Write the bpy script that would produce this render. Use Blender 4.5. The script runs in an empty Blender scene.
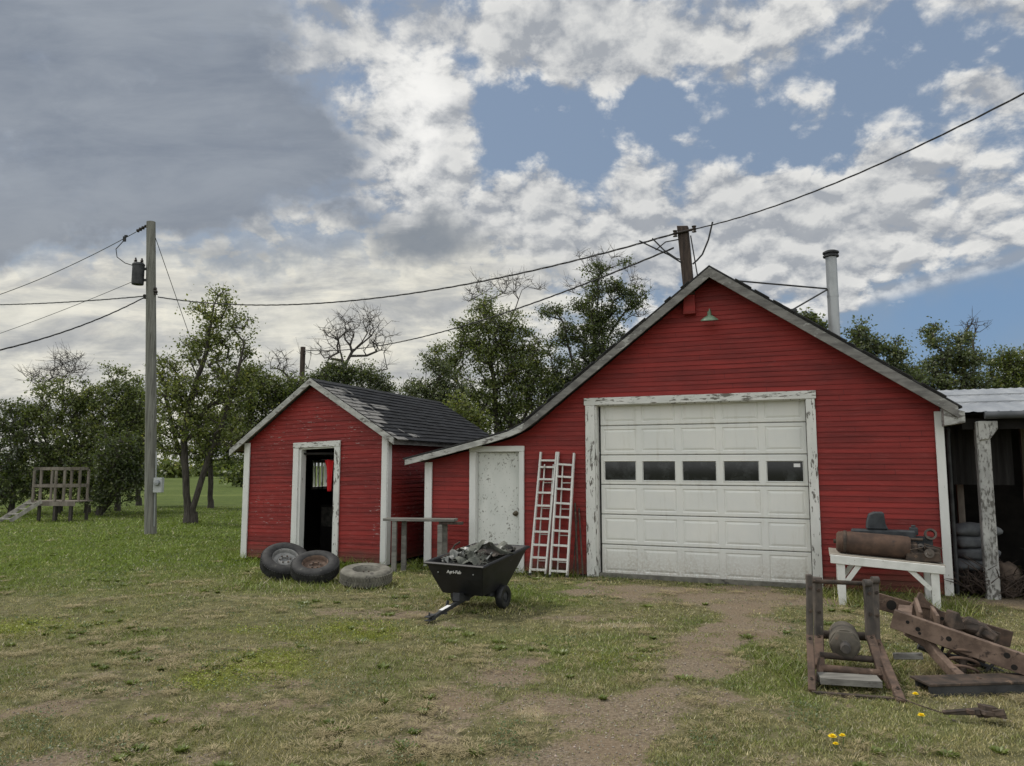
import bpy, math, random
import numpy as np
from mathutils import Vector, Matrix, Euler

R = math.radians
sc = bpy.context.scene
col = sc.collection
random.seed(7)
rng = np.random.default_rng(11)

# ------------------------------------------------------------------ camera
FPX, CAM_H = 750.0, 1.85
PITCH = math.atan(82 / 750.0)
cam = bpy.data.cameras.new('camera')
cam.sensor_width = 36.0
cam.lens = 36.0 * FPX / 1024.0
cam.clip_start = 0.05
cam.clip_end = 3000.0
camo = bpy.data.objects.new('camera', cam)
camo.location = (0, 0, CAM_H)
camo.rotation_euler = (R(90) + PITCH, 0, 0)
col.objects.link(camo)
sc.camera = camo

# ------------------------------------------------------------------ exposure
sc.view_settings.view_transform = 'Standard'
sc.view_settings.look = 'None'
sc.view_settings.exposure = 0.0
sc.view_settings.gamma = 1.0
sc.view_settings.use_curve_mapping = False
sc.cycles.max_bounces = 5
sc.cycles.diffuse_bounces = 3
sc.cycles.glossy_bounces = 2
sc.cycles.transmission_bounces = 4
sc.cycles.transparent_max_bounces = 6
sc.cycles.caustics_reflective = False
sc.cycles.caustics_refractive = False

SUN_EL, SUN_AZ = 54.0, -66.0          # elevation; azimuth from +Y, negative to the left
BACK_BOOST = 1.42                      # gain added to the unseen sky behind the viewer, lighting the shaded facade
SUN_STRENGTH = 2.2


# ------------------------------------------------------------------ pixel ray helpers
def ray(px, py):
    a = (px - 512) / FPX
    b = (py - 383) / FPX
    c, s = math.cos(PITCH), math.sin(PITCH)
    return Vector((a, c + b * s, s - b * c))


def at(px, py, Y):
    d = ray(px, py)
    return Vector((0, 0, CAM_H)) + d * (Y / d.y)


def gnd(px, py, z=0.0):
    d = ray(px, py)
    return Vector((0, 0, CAM_H)) + d * ((z - CAM_H) / d.z)


def uv(px, py):
    d = ray(px, py)
    return d.x / d.y, d.z / d.y


# ------------------------------------------------------------------ node expressions
class X:
    """A float socket with arithmetic."""
    def __init__(s, nt, sock):
        s.nt, s.k = nt, sock

    def _m(s, op, *a, clamp=False):
        n = s.nt.nodes.new('ShaderNodeMath')
        n.operation = op
        n.use_clamp = clamp
        for i, v in enumerate((s,) + a):
            if isinstance(v, X):
                s.nt.links.new(v.k, n.inputs[i])
            else:
                n.inputs[i].default_value = v
        return X(s.nt, n.outputs[0])

    def __add__(s, o): return s._m('ADD', o)
    __radd__ = __add__
    def __mul__(s, o): return s._m('MULTIPLY', o)
    __rmul__ = __mul__
    def __sub__(s, o): return s._m('SUBTRACT', o)
    def __rsub__(s, o): return (s * -1.0) + o
    def __truediv__(s, o): return s._m('DIVIDE', o)
    def sq(s): return s * s
    def sqrt(s): return s._m('SQRT')
    def mx(s, o): return s._m('MAXIMUM', o)
    def mn(s, o): return s._m('MINIMUM', o)
    def floor(s): return s._m('FLOOR')
    def fract(s): return s._m('FRACT')
    def gt(s, o): return s._m('GREATER_THAN', o)
    def absv(s): return s._m('ABSOLUTE')

    def ss(s, a, b):
        n = s.nt.nodes.new('ShaderNodeMapRange')
        n.interpolation_type = 'SMOOTHSTEP'
        s.nt.links.new(s.k, n.inputs['Value'])
        n.inputs['From Min'].default_value = a
        n.inputs['From Max'].default_value = b
        return X(s.nt, n.outputs[0])


def noise(nt, vec, scale, detail=3, rough=.55, dist=0.0, want='Fac'):
    n = nt.nodes.new('ShaderNodeTexNoise')
    nt.links.new(vec, n.inputs['Vector'])
    n.inputs['Scale'].default_value = scale
    n.inputs['Detail'].default_value = detail
    n.inputs['Roughness'].default_value = rough
    n.inputs['Distortion'].default_value = dist
    if want == 'Fac':
        return X(nt, n.outputs['Fac'])
    sp = nt.nodes.new('ShaderNodeSeparateColor')
    nt.links.new(n.outputs['Color'], sp.inputs[0])
    return [X(nt, o) for o in sp.outputs]


def scaled(nt, vec, s, off=(0, 0, 0)):
    n = nt.nodes.new('ShaderNodeMapping')
    nt.links.new(vec, n.inputs['Vector'])
    n.inputs['Scale'].default_value = s
    n.inputs['Location'].default_value = off
    return n.outputs[0]


def combine(nt, x, y, z):
    n = nt.nodes.new('ShaderNodeCombineXYZ')
    for i, v in enumerate((x, y, z)):
        if isinstance(v, X):
            nt.links.new(v.k, n.inputs[i])
        else:
            n.inputs[i].default_value = v
    return n.outputs[0]


def sep(nt, vec):
    n = nt.nodes.new('ShaderNodeSeparateXYZ')
    nt.links.new(vec, n.inputs[0])
    return [X(nt, o) for o in n.outputs]


def mixc(nt, f, a, b, mode='MIX'):
    n = nt.nodes.new('ShaderNodeMix')
    n.data_type = 'RGBA'
    n.blend_type = mode
    if isinstance(f, X):
        nt.links.new(f.k, n.inputs[0])
    else:
        n.inputs[0].default_value = f
    for i, v in ((6, a), (7, b)):
        if isinstance(v, (tuple, list)):
            n.inputs[i].default_value = (v[0], v[1], v[2], 1)
        else:
            nt.links.new(v, n.inputs[i])
    return n.outputs[2]


# ------------------------------------------------------------------ world
def build_world():
    w = bpy.data.worlds.new('World')
    sc.world = w
    w.use_nodes = True
    nt = w.node_tree
    nt.nodes.clear()
    out = nt.nodes.new('ShaderNodeOutputWorld')
    bg = nt.nodes.new('ShaderNodeBackground')
    bg.inputs['Strength'].default_value = 0.1
    nt.links.new(bg.outputs[0], out.inputs[0])
    sky = nt.nodes.new('ShaderNodeTexSky')
    sky.sky_type = 'NISHITA'
    sky.sun_disc = False
    sky.sun_elevation = R(SUN_EL)
    sky.sun_rotation = R(SUN_AZ)
    sky.air_density = 1.3
    sky.dust_density = 1.2
    tc = nt.nodes.new('ShaderNodeTexCoord')
    dx, dy, dz = sep(nt, tc.outputs['Generated'])
    yy = dy.mx(0.06)
    u0 = dx / yy
    v0 = dz / yy
    zz = dz.mx(0.0) + 0.48
    P = combine(nt, dx / zz, dy / zz, 0.0)
    nA = noise(nt, P, 3.4, 6, .58)
    wv = noise(nt, combine(nt, u0, v0, 0.0), 4.5, 6, .6, want='C')
    u = u0 + (wv[0] - .5) * .22
    v = v0 + (wv[1] - .5) * .20

    def puffs(off):
        Q = scaled(nt, P, (1, 1, 1), off)
        B = noise(nt, Q, 13.0, 9, .60, .2)
        cw_ = noise(nt, Q, 14.0, 5, .62, want='C')
        qx, qy, qz = sep(nt, Q)
        cells = nt.nodes.new('ShaderNodeTexVoronoi')
        cells.inputs['Scale'].default_value = 16.0
        nt.links.new(combine(nt, qx + (cw_[0] - .5) * .11, qy + (cw_[1] - .5) * .11, 0.0), cells.inputs['Vector'])
        return B, 1.0 - X(nt, cells.outputs['Distance']) * 1.35
    B1, cell = puffs((0, 0, 0))
    B2, cell2 = puffs((-.010, -.024, 0))

    def blob(px, py, rx, ry, a=.35, b=1.15, ang=0.0):
        cu, cv = uv(px, py)
        x, y = u - cu, v - cv
        if ang:
            ca, sa = math.cos(R(ang)), math.sin(R(ang))
            x, y = x * ca + y * sa, y * ca - x * sa
        r = ((x * (FPX / rx)).sq() + (y * (FPX / ry)).sq()).sqrt()
        return 1.0 - r.ss(a, b)

    # the large grey cloud on the left
    dark = blob(50, 40, 345, 240, .55, 1.12)
    dark = dark.mx(blob(215, 140, 205, 130, .5, 1.15))
    dark = dark.mx(blob(60, 200, 330, 78, .4, 1.2))
    dark = dark.mx(blob(330, 215, 70, 40, .3, 1.1) * .7)
    puff = (blob(415, 240, 95, 38, .2, 1.15) * .95).mx(blob(260, 262, 130, 16, .2, 1.2) * .6)
    # gaps of blue
    gap = blob(545, 130, 110, 62, .3, 1.1)
    gap = gap.mx(blob(660, 105, 95, 38, .3, 1.15) * .9)
    gap = gap.mx(blob(770, 120, 140, 70, .1, 1.2) * .85)
    gap = gap.mx(blob(890, 85, 150, 95, .1, 1.2) * .78)
    gap = gap.mx(blob(980, 60, 110, 60, .1, 1.2) * .55)
    low = blob(965, 328, 270, 56, .15, 1.2, 10)
    gap = gap.mx(low * 1.3)
    bank = blob(760, 225, 330, 85, .4, 1.2, 3).mx(blob(520, 250, 170, 80, .3, 1.2))
    bank = bank.mx(blob(560, 30, 240, 62, .4, 1.2)).mx(blob(410, 130, 80, 110, .3, 1.2)).mx(blob(985, 110, 80, 40, .2, 1.2))
    dens = (nA - .5) * .80 + (B1 - .5) * 1.15 + (cell - .40) * .26 + bank * .26 - gap * .42 + .62
    alpha = dens.ss(.40, .70)
    lowleft = (1.0 - v.ss(.23, .36)) * (1.0 - u.ss(-.12, .22))
    alpha = alpha.mx(lowleft * .93)
    # relief of the small clouds
    relief = ((B1 - B2) * 2.7 + (cell - cell2) * 1.1 + .56 + (B1 - .5) * 1.3 + (cell - .45) * .4)
    thin = dens.ss(.50, 1.0)
    lit = relief._m('MULTIPLY', 1.0, clamp=True)
    cloud = mixc(nt, lit, (.34, .365, .405), (.82, .815, .79))
    cloud = mixc(nt, thin * .38, cloud, (.47, .49, .51))
    # flat bands low on the left
    bn = noise(nt, combine(nt, u0 * 3.2, v0 * 13.0, 3.0), 1.7, 8, .64, .4)
    bnc = bn.ss(.33, .68)
    bands = mixc(nt, bnc, (.42, .425, .42), (.88, .845, .72))
    cloud = mixc(nt, lowleft * .85, cloud, bands)
    # soft grey underside of the large cloud
    dark = (dark + (B1 - .5) * 1.3 * dark.ss(.02, .4) + (nA - .5) * .5).ss(.15, .95)
    gn = noise(nt, combine(nt, u0 * 1.0, v0 * 2.4, 1.0), 2.2, 6, .55)
    g2 = noise(nt, combine(nt, u0 * 1.4, v0 * 5.0, 8.0), 3.0, 7, .62, .4)
    grey = mixc(nt, (gn * .5 + g2 * .5).ss(.34, .68), (.205, .24, .30), (.32, .355, .405))
    grey = mixc(nt, (1.0 - v0.ss(.22, .42)) * .5, grey, (.33, .35, .37))
    cloud = mixc(nt, dark, cloud, grey)
    cloud = mixc(nt, puff * bn.ss(.2, .55), cloud, (.235, .265, .305))
    alpha = alpha.mx(dark)
    # a bright ragged rim along the right side of the grey cloud
    rim = blob(400, 120, 72, 125, .2, 1.15, -18) * (1.0 - dark) * B1.ss(.36, .6)
    cloud = mixc(nt, rim * .8, cloud, (.98, .97, .94))
    # thin streak over the clear strip at the right
    us, vs = uv(830, 308)
    ue, ve = uv(1024, 252)
    sl = (ve - vs) / (ue - us)
    st = ((v0 - vs) - (u0 - us) * sl - (wv[1] - .5) * .045).absv()
    streak = (1.0 - st.ss(.002, .018)) * u0.ss(.2, .5)
    alpha = alpha.mx(streak * .62)
    blue = mixc(nt, low * .8, (2.3, 3.0, 4.15), (1.45, 2.75, 5.0))
    blue = mixc(nt, .25, blue, sky.outputs[0])
    # unseen cloud behind the viewer, added and brightened to light the facade
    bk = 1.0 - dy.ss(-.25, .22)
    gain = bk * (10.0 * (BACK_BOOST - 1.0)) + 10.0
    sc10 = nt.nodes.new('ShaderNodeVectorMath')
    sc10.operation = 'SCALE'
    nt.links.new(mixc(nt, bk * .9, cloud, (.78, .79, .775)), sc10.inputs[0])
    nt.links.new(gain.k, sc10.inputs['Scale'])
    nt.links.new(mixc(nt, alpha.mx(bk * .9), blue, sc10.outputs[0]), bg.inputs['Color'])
    w.cycles.sampling_method = 'MANUAL'
    w.cycles.sample_map_resolution = 512


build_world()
sun = bpy.data.lights.new('sun', 'SUN')
sun.energy = SUN_STRENGTH
sun.angle = R(11)
sun.color = (1.0, .94, .84)
suno = bpy.data.objects.new('sun', sun)
sd = Vector((math.sin(R(SUN_AZ)) * math.cos(R(SUN_EL)), math.cos(R(SUN_AZ)) * math.cos(R(SUN_EL)), math.sin(R(SUN_EL))))
suno.rotation_euler = sd.to_track_quat('Z', 'Y').to_euler()
suno.location = sd * 60
col.objects.link(suno)


# ------------------------------------------------------------------ materials
def new_mat(name):
    m = bpy.data.materials.new(name)
    m.use_nodes = True
    nt = m.node_tree
    p = nt.nodes['Principled BSDF']
    tc = nt.nodes.new('ShaderNodeTexCoord')
    return m, nt, p, tc.outputs['Object']


def bump(nt, p, h, dist=.01, strength=.6):
    b = nt.nodes.new('ShaderNodeBump')
    b.inputs['Distance'].default_value = dist
    b.inputs['Strength'].default_value = strength
    nt.links.new(h.k, b.inputs['Height'])
    nt.links.new(b.outputs[0], p.inputs['Normal'])


def speckled(name, c1, c2, scale=6, rough=.75, stretch=(1, 1, 1), c3=None, t3=(.6, .66), s3=14, st3=None, metallic=0.0, bd=.004, detail=5, spec=.4):
    """Two tones mixed by noise, plus optional patches of a third one."""
    m, nt, p, o = new_mat(name)
    f = noise(nt, scaled(nt, o, stretch), scale, detail, .6)
    c = mixc(nt, f.ss(.33, .67), c1, c2)
    h = f
    if c3:
        g = noise(nt, scaled(nt, o, st3 or stretch), s3, 6, .65)
        g2 = noise(nt, o, s3 * .18, 2, .5)
        k = (g + (g2 - .5) * .35).ss(*t3)
        c = mixc(nt, k, c, c3)
        h = h * .5 + k * .8
    nt.links.new(c, p.inputs['Base Color'])
    p.inputs['Roughness'].default_value = rough
    p.inputs['Metallic'].default_value = metallic
    p.inputs['Specular IOR Level'].default_value = spec
    fine = noise(nt, scaled(nt, o, stretch), scale * 9, 3, .6)
    bump(nt, p, h + fine * .4, bd)
    return m


def red_paint(name, flake, wear=.3, row=.08):
    m, nt, p, o = new_mat(name)
    x, y, z = sep(nt, o)
    s = (x + y * .83)
    rid = ((z - .03) / row + .01).floor()
    wn = nt.nodes.new('ShaderNodeTexWhiteNoise')
    wn.noise_dimensions = '1D'
    nt.links.new(rid.k, wn.inputs['W'])
    rnd = X(nt, wn.outputs['Value'])
    streak = noise(nt, combine(nt, s * .5, rid * 3.7, z * 6.0), 2.0, 5, .6)
    blot = noise(nt, o, .9, 4, .6)
    tone = streak * .6 + rnd * .14 + blot * .48
    c = mixc(nt, tone.ss(.38, .84), (.135, .0135, .0115), (.305, .0275, .0225))
    fade = noise(nt, combine(nt, s * 1.3, z * 8.0, 2.0), 3.0, 5, .65)
    c = mixc(nt, fade.ss(.52, .74) * wear, c, (.33, .085, .08))
    # flaked paint down to grey wood
    fl = noise(nt, combine(nt, s * 2.6, z * 15.0, 7.0), 3.2, 6, .68)
    fb = noise(nt, combine(nt, s, z * 1.3, 4.0), 1.1, 3, .6)
    fl = (fl + (fb - .5) * .55)
    low = 1.0 - z.ss(.0, .5)
    k = (fl + low * .05).ss(flake, flake + .05)
    c = mixc(nt, k, c, (.40, .31, .29))
    # open butt joints
    j = ((s + rnd * 3.1) / 2.9).fract().absv()
    joint = (1.0 - (j - .001).ss(.0004, .0018))
    c = mixc(nt, joint * .85, c, (.07, .008, .01))
    # dirt splashed up from the ground
    sp = (1.0 - (z + (blot - .5) * .5 + (streak - .5) * .2).ss(.03, .42))
    c = mixc(nt, sp * .6, c, (.115, .066, .045))
    nt.links.new(c, p.inputs['Base Color'])
    p.inputs['Roughness'].default_value = .62
    p.inputs['Specular IOR Level'].default_value = .35
    bump(nt, p, noise(nt, combine(nt, s * .7, z * 12.0, 0.0), 9, 4, .65) + k * .5, .004, .7)
    return m


M = {}
M['red'] = red_paint('barn_red_siding', .80)
M['red_worn'] = red_paint('worn_red_siding', .655, .6)
M['white_trim'] = speckled('peeling_white_trim', (.62, .63, .60), (.72, .72, .69), 5, .6, (1, 1, .4), (.15, .14, .125), (.575, .615), 20, (1.3, 1.3, .32))
M['white_trim_flat'] = speckled('peeling_white_header', (.58, .59, .56), (.70, .70, .67), 5, .6, (.4, 1, 1), (.15, .14, .12), (.55, .60), 20, (.3, 1.3, 1.6))
M['white_clean'] = speckled('white_corner_paint', (.66, .67, .65), (.74, .74, .72), 4, .55, (1, 1, .4), (.30, .28, .25), (.66, .70), 9, (1.6, 1.6, .5))
M['door_white'] = speckled('chipped_white_door', (.60, .62, .59), (.70, .71, .68), 3, .55, (1, 1, .6), (.27, .265, .24), (.60, .63), 30, (1, 1, .7))
M['steel_door'] = speckled('overhead_door_paint', (.68, .70, .69), (.735, .75, .735), 1.4, .42, (1, 1, .7), (.62, .62, .58), (.55, .75), 3, bd=.0015)


def door_paint():
    m, nt, p, o = new_mat('overhead_door_paint')
    x, y, z = sep(nt, o)
    n1 = noise(nt, o, 1.3, 5, .6)
    n2 = noise(nt, scaled(nt, o, (5, 1, .7)), 2.2, 6, .65)
    n3 = noise(nt, o, 26, 4, .7)
    c = mixc(nt, n1.ss(.35, .7), (.70, .71, .685), (.755, .755, .715))
    c = mixc(nt, n2.ss(.52, .78) * .5, c, (.56, .55, .49))
    g = (1.0 - (z + (n2 - .5) * .9).ss(.0, .62)) * n3.ss(.3, .62)
    c = mixc(nt, g * .55, c, (.36, .31, .24))
    fr = ((z - .03) / .497).fract()
    seam = (1.0 - fr.ss(.0, .07)) * n2.ss(.44, .66)
    c = mixc(nt, seam * .45, c, (.40, .37, .31))
    nt.links.new(c, p.inputs['Base Color'])
    p.inputs['Roughness'].default_value = .45
    bump(nt, p, n1 * 1.0 + n3 * .08, .012, .5)
    return m


M['steel_door'] = door_paint()
M['grey_wood'] = speckled('weathered_grey_wood', (.125, .12, .115), (.235, .228, .215), 5, .85, (.8, 1, 3), (.38, .38, .36), (.62, .70), 8, (.8, 2, 2))
M['white_wood'] = speckled('weathered_white_wood', (.30, .30, .285), (.50, .50, .475), 5, .8, (.8, 1, 2), (.16, .15, .14), (.54, .64), 9, (.8, 2, 2))
M['plank_wood'] = speckled('old_plank_wood', (.125, .12, .11), (.24, .232, .21), 6, .9, (.4, 2, 2), (.10, .09, .08), (.62, .7), 9, (.3, 3, 3))
M['dark_wood'] = speckled('dark_creosote_wood', (.035, .026, .022), (.085, .062, .05), 7, .85, (3, 3, .35))
M['pole_wood'] = speckled('grey_pole_wood', (.13, .13, .115), (.235, .235, .21), 5, .9, (5, 5, .22), (.075, .07, .06), (.58, .66), 6, (6, 6, .15))
M['shingle'] = None
M['galv'] = speckled('galvanised_metal', (.26, .275, .285), (.40, .415, .42), 2.2, .42, (1, 1, .5), metallic=.55, bd=.001)
M['roof_tin'] = speckled('weathered_roof_tin', (.27, .285, .305), (.38, .395, .41), 1.6, .42, (2, .5, 1), (.34, .32, .31), (.66, .74), 4, metallic=.25, bd=.002)
M['black_iron'] = speckled('black_iron', (.018, .02, .023), (.05, .052, .055), 6, .6)
M['cast_iron'] = speckled('dark_blue_grey_cast_iron', (.022, .026, .03), (.05, .056, .062), 6, .7, bd=.006)
M['gutter'] = speckled('dark_gutter_metal', (.05, .055, .06), (.09, .095, .105), 4, .45)
M['rubber'] = speckled('black_rubber', (.017, .017, .018), (.04, .04, .04), 9, .75, c3=(.13, .125, .11), t3=(.64, .78), s3=7)
M['rubber_dusty'] = speckled('sun_bleached_rubber', (.115, .11, .092), (.20, .192, .162), 7, .9, c3=(.07, .065, .06), t3=(.58, .7), s3=9)
M['rust'] = speckled('brown_rust', (.062, .043, .034), (.135, .088, .064), 9, .85, c3=(.20, .14, .105), t3=(.58, .72), s3=12, bd=.006)
M['rust_pale'] = speckled('pale_flaky_rust', (.105, .072, .055), (.205, .145, .112), 8, .88, c3=(.05, .036, .03), t3=(.57, .68), s3=13, bd=.006)
M['rust_dark'] = speckled('dark_oily_rust', (.03, .024, .02), (.085, .06, .045), 9, .75, c3=(.17, .115, .08), t3=(.62, .72), s3=15, bd=.006)
M['rust_iron'] = speckled('worn_painted_iron', (.045, .042, .04), (.115, .095, .08), 8, .75, (1, 1, .5), (.36, .35, .33), (.66, .73), 14, (1.4, 1.4, .6), bd=.006)
M['tank_rust'] = speckled('rusty_tank_steel', (.052, .033, .025), (.11, .066, .046), 5, .8, (1, 1, 1), (.055, .04, .035), (.6, .72), 6)
M['rim_silver'] = speckled('dull_steel_rim', (.15, .15, .15), (.30, .30, .29), 7, .55, c3=(.12, .08, .06), t3=(.6, .72), s3=9, metallic=.35)
M['alu'] = speckled('dull_aluminium', (.60, .60, .58), (.74, .73, .70), 5, .5, (1, 1, .4), (.30, .27, .24), (.60, .70), 10, metallic=.1, bd=.001)
M['black_poly'] = speckled('black_poly_plastic', (.008, .009, .010), (.017, .018, .020), 5, .5, bd=.001)
M['scrap_cloth'] = speckled('grimy_grey_tarp', (.06, .066, .055), (.17, .175, .15), 7, .9, c3=(.42, .42, .40), t3=(.6, .66), s3=6)
M['scrap_pale'] = speckled('pale_scrap', (.13, .14, .13), (.33, .33, .315), 9, .8)
M['scrap_dark'] = speckled('dark_scrap', (.03, .03, .028), (.10, .095, .08), 9, .8)
M['sack'] = speckled('grey_white_sack', (.10, .107, .118), (.175, .185, .195), 5, .8)
M['burlap'] = speckled('brown_burlap', (.07, .052, .042), (.12, .09, .07), 8, .95)
M['enamel'] = speckled('green_enamel', (.13, .20, .14), (.18, .26, .18), 5, .4, c3=(.42, .45, .42), t3=(.68, .74), s3=20)
M['red_cloth'] = speckled('bright_red_cloth', (.55, .016, .022), (.68, .024, .03), 6, .85)
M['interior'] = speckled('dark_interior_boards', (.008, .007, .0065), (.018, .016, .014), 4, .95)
M['interior_tin'] = speckled('shade_dark_tin_wall', (.014, .013, .013), (.034, .033, .032), 2, .9, (6, 1, .6))  # pale tin standing in shade, the shade mixed into its base colour
M['brass'] = speckled('tarnished_knob', (.10, .085, .06), (.2, .17, .12), 9, .45, metallic=.6)
M['white_paint'] = speckled('white_bench_paint', (.62, .63, .60), (.74, .74, .72), 5, .6, (1, 1, 1), (.28, .25, .21), (.645, .70), 12)
M['white_mark'] = speckled('white_lettering', (.75, .75, .75), (.8, .8, .8), 5, .6)
M['porcelain'] = speckled('brown_insulator', (.02, .017, .015), (.04, .03, .027), 5, .3)
M['meter'] = speckled('grey_meter_box', (.38, .40, .40), (.48, .50, .50), 5, .5)
M['wire'] = speckled('dark_cable', (.02, .021, .023), (.035, .036, .038), 3, .7)
M['wire_grey'] = speckled('grey_cable', (.06, .065, .07), (.10, .105, .11), 3, .7)
M['bench_top'] = speckled('stained_bench_top', (.24, .215, .18), (.40, .37, .32), 6, .85, (.4, 2, 1), (.12, .10, .085), (.55, .66), 7)
M['ramp_wood'] = speckled('pale_weathered_ramp_wood', (.22, .21, .19), (.36, .345, .315), 6, .9, (1, 1, .5))
M['play_wood'] = speckled('weathered_play_wood', (.14, .12, .10), (.245, .215, .185), 6, .9, (1, 1, .3))
M['yellow_petal'] = speckled('yellow_petals', (.85, .62, .008), (.92, .70, .015), 40, .7)
M['stem_green'] = speckled('stem_green', (.07, .12, .03), (.10, .16, .05), 9, .7)
M['bark'] = speckled('grey_brown_bark', (.035, .031, .026), (.085, .075, .065), 6, .95, (4, 4, .6), bd=.02)
M['bark_dead'] = speckled('dead_grey_bark', (.045, .04, .036), (.09, .082, .075), 6, .95, (4, 4, .6))


def glass_mat():
    m, nt, p, o = new_mat('dark_glass_painted_interior')
    f = noise(nt, o, 3.5, 5, .6)  # dim reflections and interior shapes painted into the pane colour by noise
    nt.links.new(mixc(nt, f.ss(.45, .7), (.006, .008, .009), (.045, .05, .052)), p.inputs['Base Color'])
    p.inputs['Roughness'].default_value = .06
    p.inputs['Specular IOR Level'].default_value = .55
    return m


M['glass'] = glass_mat()


def shingle_mat():
    """Black asphalt shingles; near the front edge they are gone and grey boards show."""
    m, nt, p, o = new_mat('black_shingles_with_bare_patch')
    x, y, z = sep(nt, o)
    crs = (z / .088).floor()
    wn = nt.nodes.new('ShaderNodeTexWhiteNoise')
    wn.noise_dimensions = '2D'
    cell = ((y + crs * .17) / .3).floor()
    nt.links.new(combine(nt, cell, crs, 0.0), wn.inputs['Vector'])
    rnd = X(nt, wn.outputs['Value'])
    gr = noise(nt, o, 90, 2, .6)
    c = mixc(nt, rnd * .6 + gr * .4, (.009, .0095, .011), (.032, .034, .039))
    e = noise(nt, combine(nt, y * 1.1, crs * 1.3, 2.0), 1.3, 4, .65)
    slope = (3.46 - z)
    reach = (e - .42) * 6.0 - (slope - .38).absv() * .9 + .12
    k = (reach - (y - .0)).ss(-.02, .05) * x.gt(1.62) * slope.ss(.03, .12)
    wood = noise(nt, combine(nt, y * 1.0, z * 16.0, 0.0), 5, 5, .6)
    bare = mixc(nt, wood.ss(.3, .7), (.12, .116, .11), (.30, .292, .28))
    c = mixc(nt, k, c, bare)
    nt.links.new(c, p.inputs['Base Color'])
    p.inputs['Roughness'].default_value = .9
    p.inputs['Specular IOR Level'].default_value = .25
    bump(nt, p, rnd * .5 + gr * .5, .006, .6)
    return m


M['shingle'] = shingle_mat()


def leaf_mat(name, tint, trans=.45):
    m = bpy.data.materials.new(name)
    m.use_nodes = True
    nt = m.node_tree
    nt.nodes.clear()
    out = nt.nodes.new('ShaderNodeOutputMaterial')
    at_ = nt.nodes.new('ShaderNodeAttribute')
    at_.attribute_name = 'tone'
    c = mixc(nt, 1.0, at_.outputs['Color'], tint, 'MULTIPLY')
    d = nt.nodes.new('ShaderNodeBsdfDiffuse')
    t = nt.nodes.new('ShaderNodeBsdfTranslucent')
    g = nt.nodes.new('ShaderNodeBsdfGlossy')
    g.inputs['Roughness'].default_value = .45
    nt.links.new(c, d.inputs[0])
    nt.links.new(mixc(nt, .5, c, (.16, .21, .03)), t.inputs[0])
    mx = nt.nodes.new('ShaderNodeMixShader')
    mx.inputs[0].default_value = trans
    nt.links.new(d.outputs[0], mx.inputs[1])
    nt.links.new(t.outputs[0], mx.inputs[2])
    m2 = nt.nodes.new('ShaderNodeMixShader')
    m2.inputs[0].default_value = .05
    nt.links.new(mx.outputs[0], m2.inputs[1])
    nt.links.new(g.outputs[0], m2.inputs[2])
    nt.links.new(m2.outputs[0], out.inputs[0])
    return m


M['leaf'] = leaf_mat('tree_leaves', (1, 1, 1))
M['grass'] = leaf_mat('grass_blades', (1, 1, 1), .25)


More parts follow.
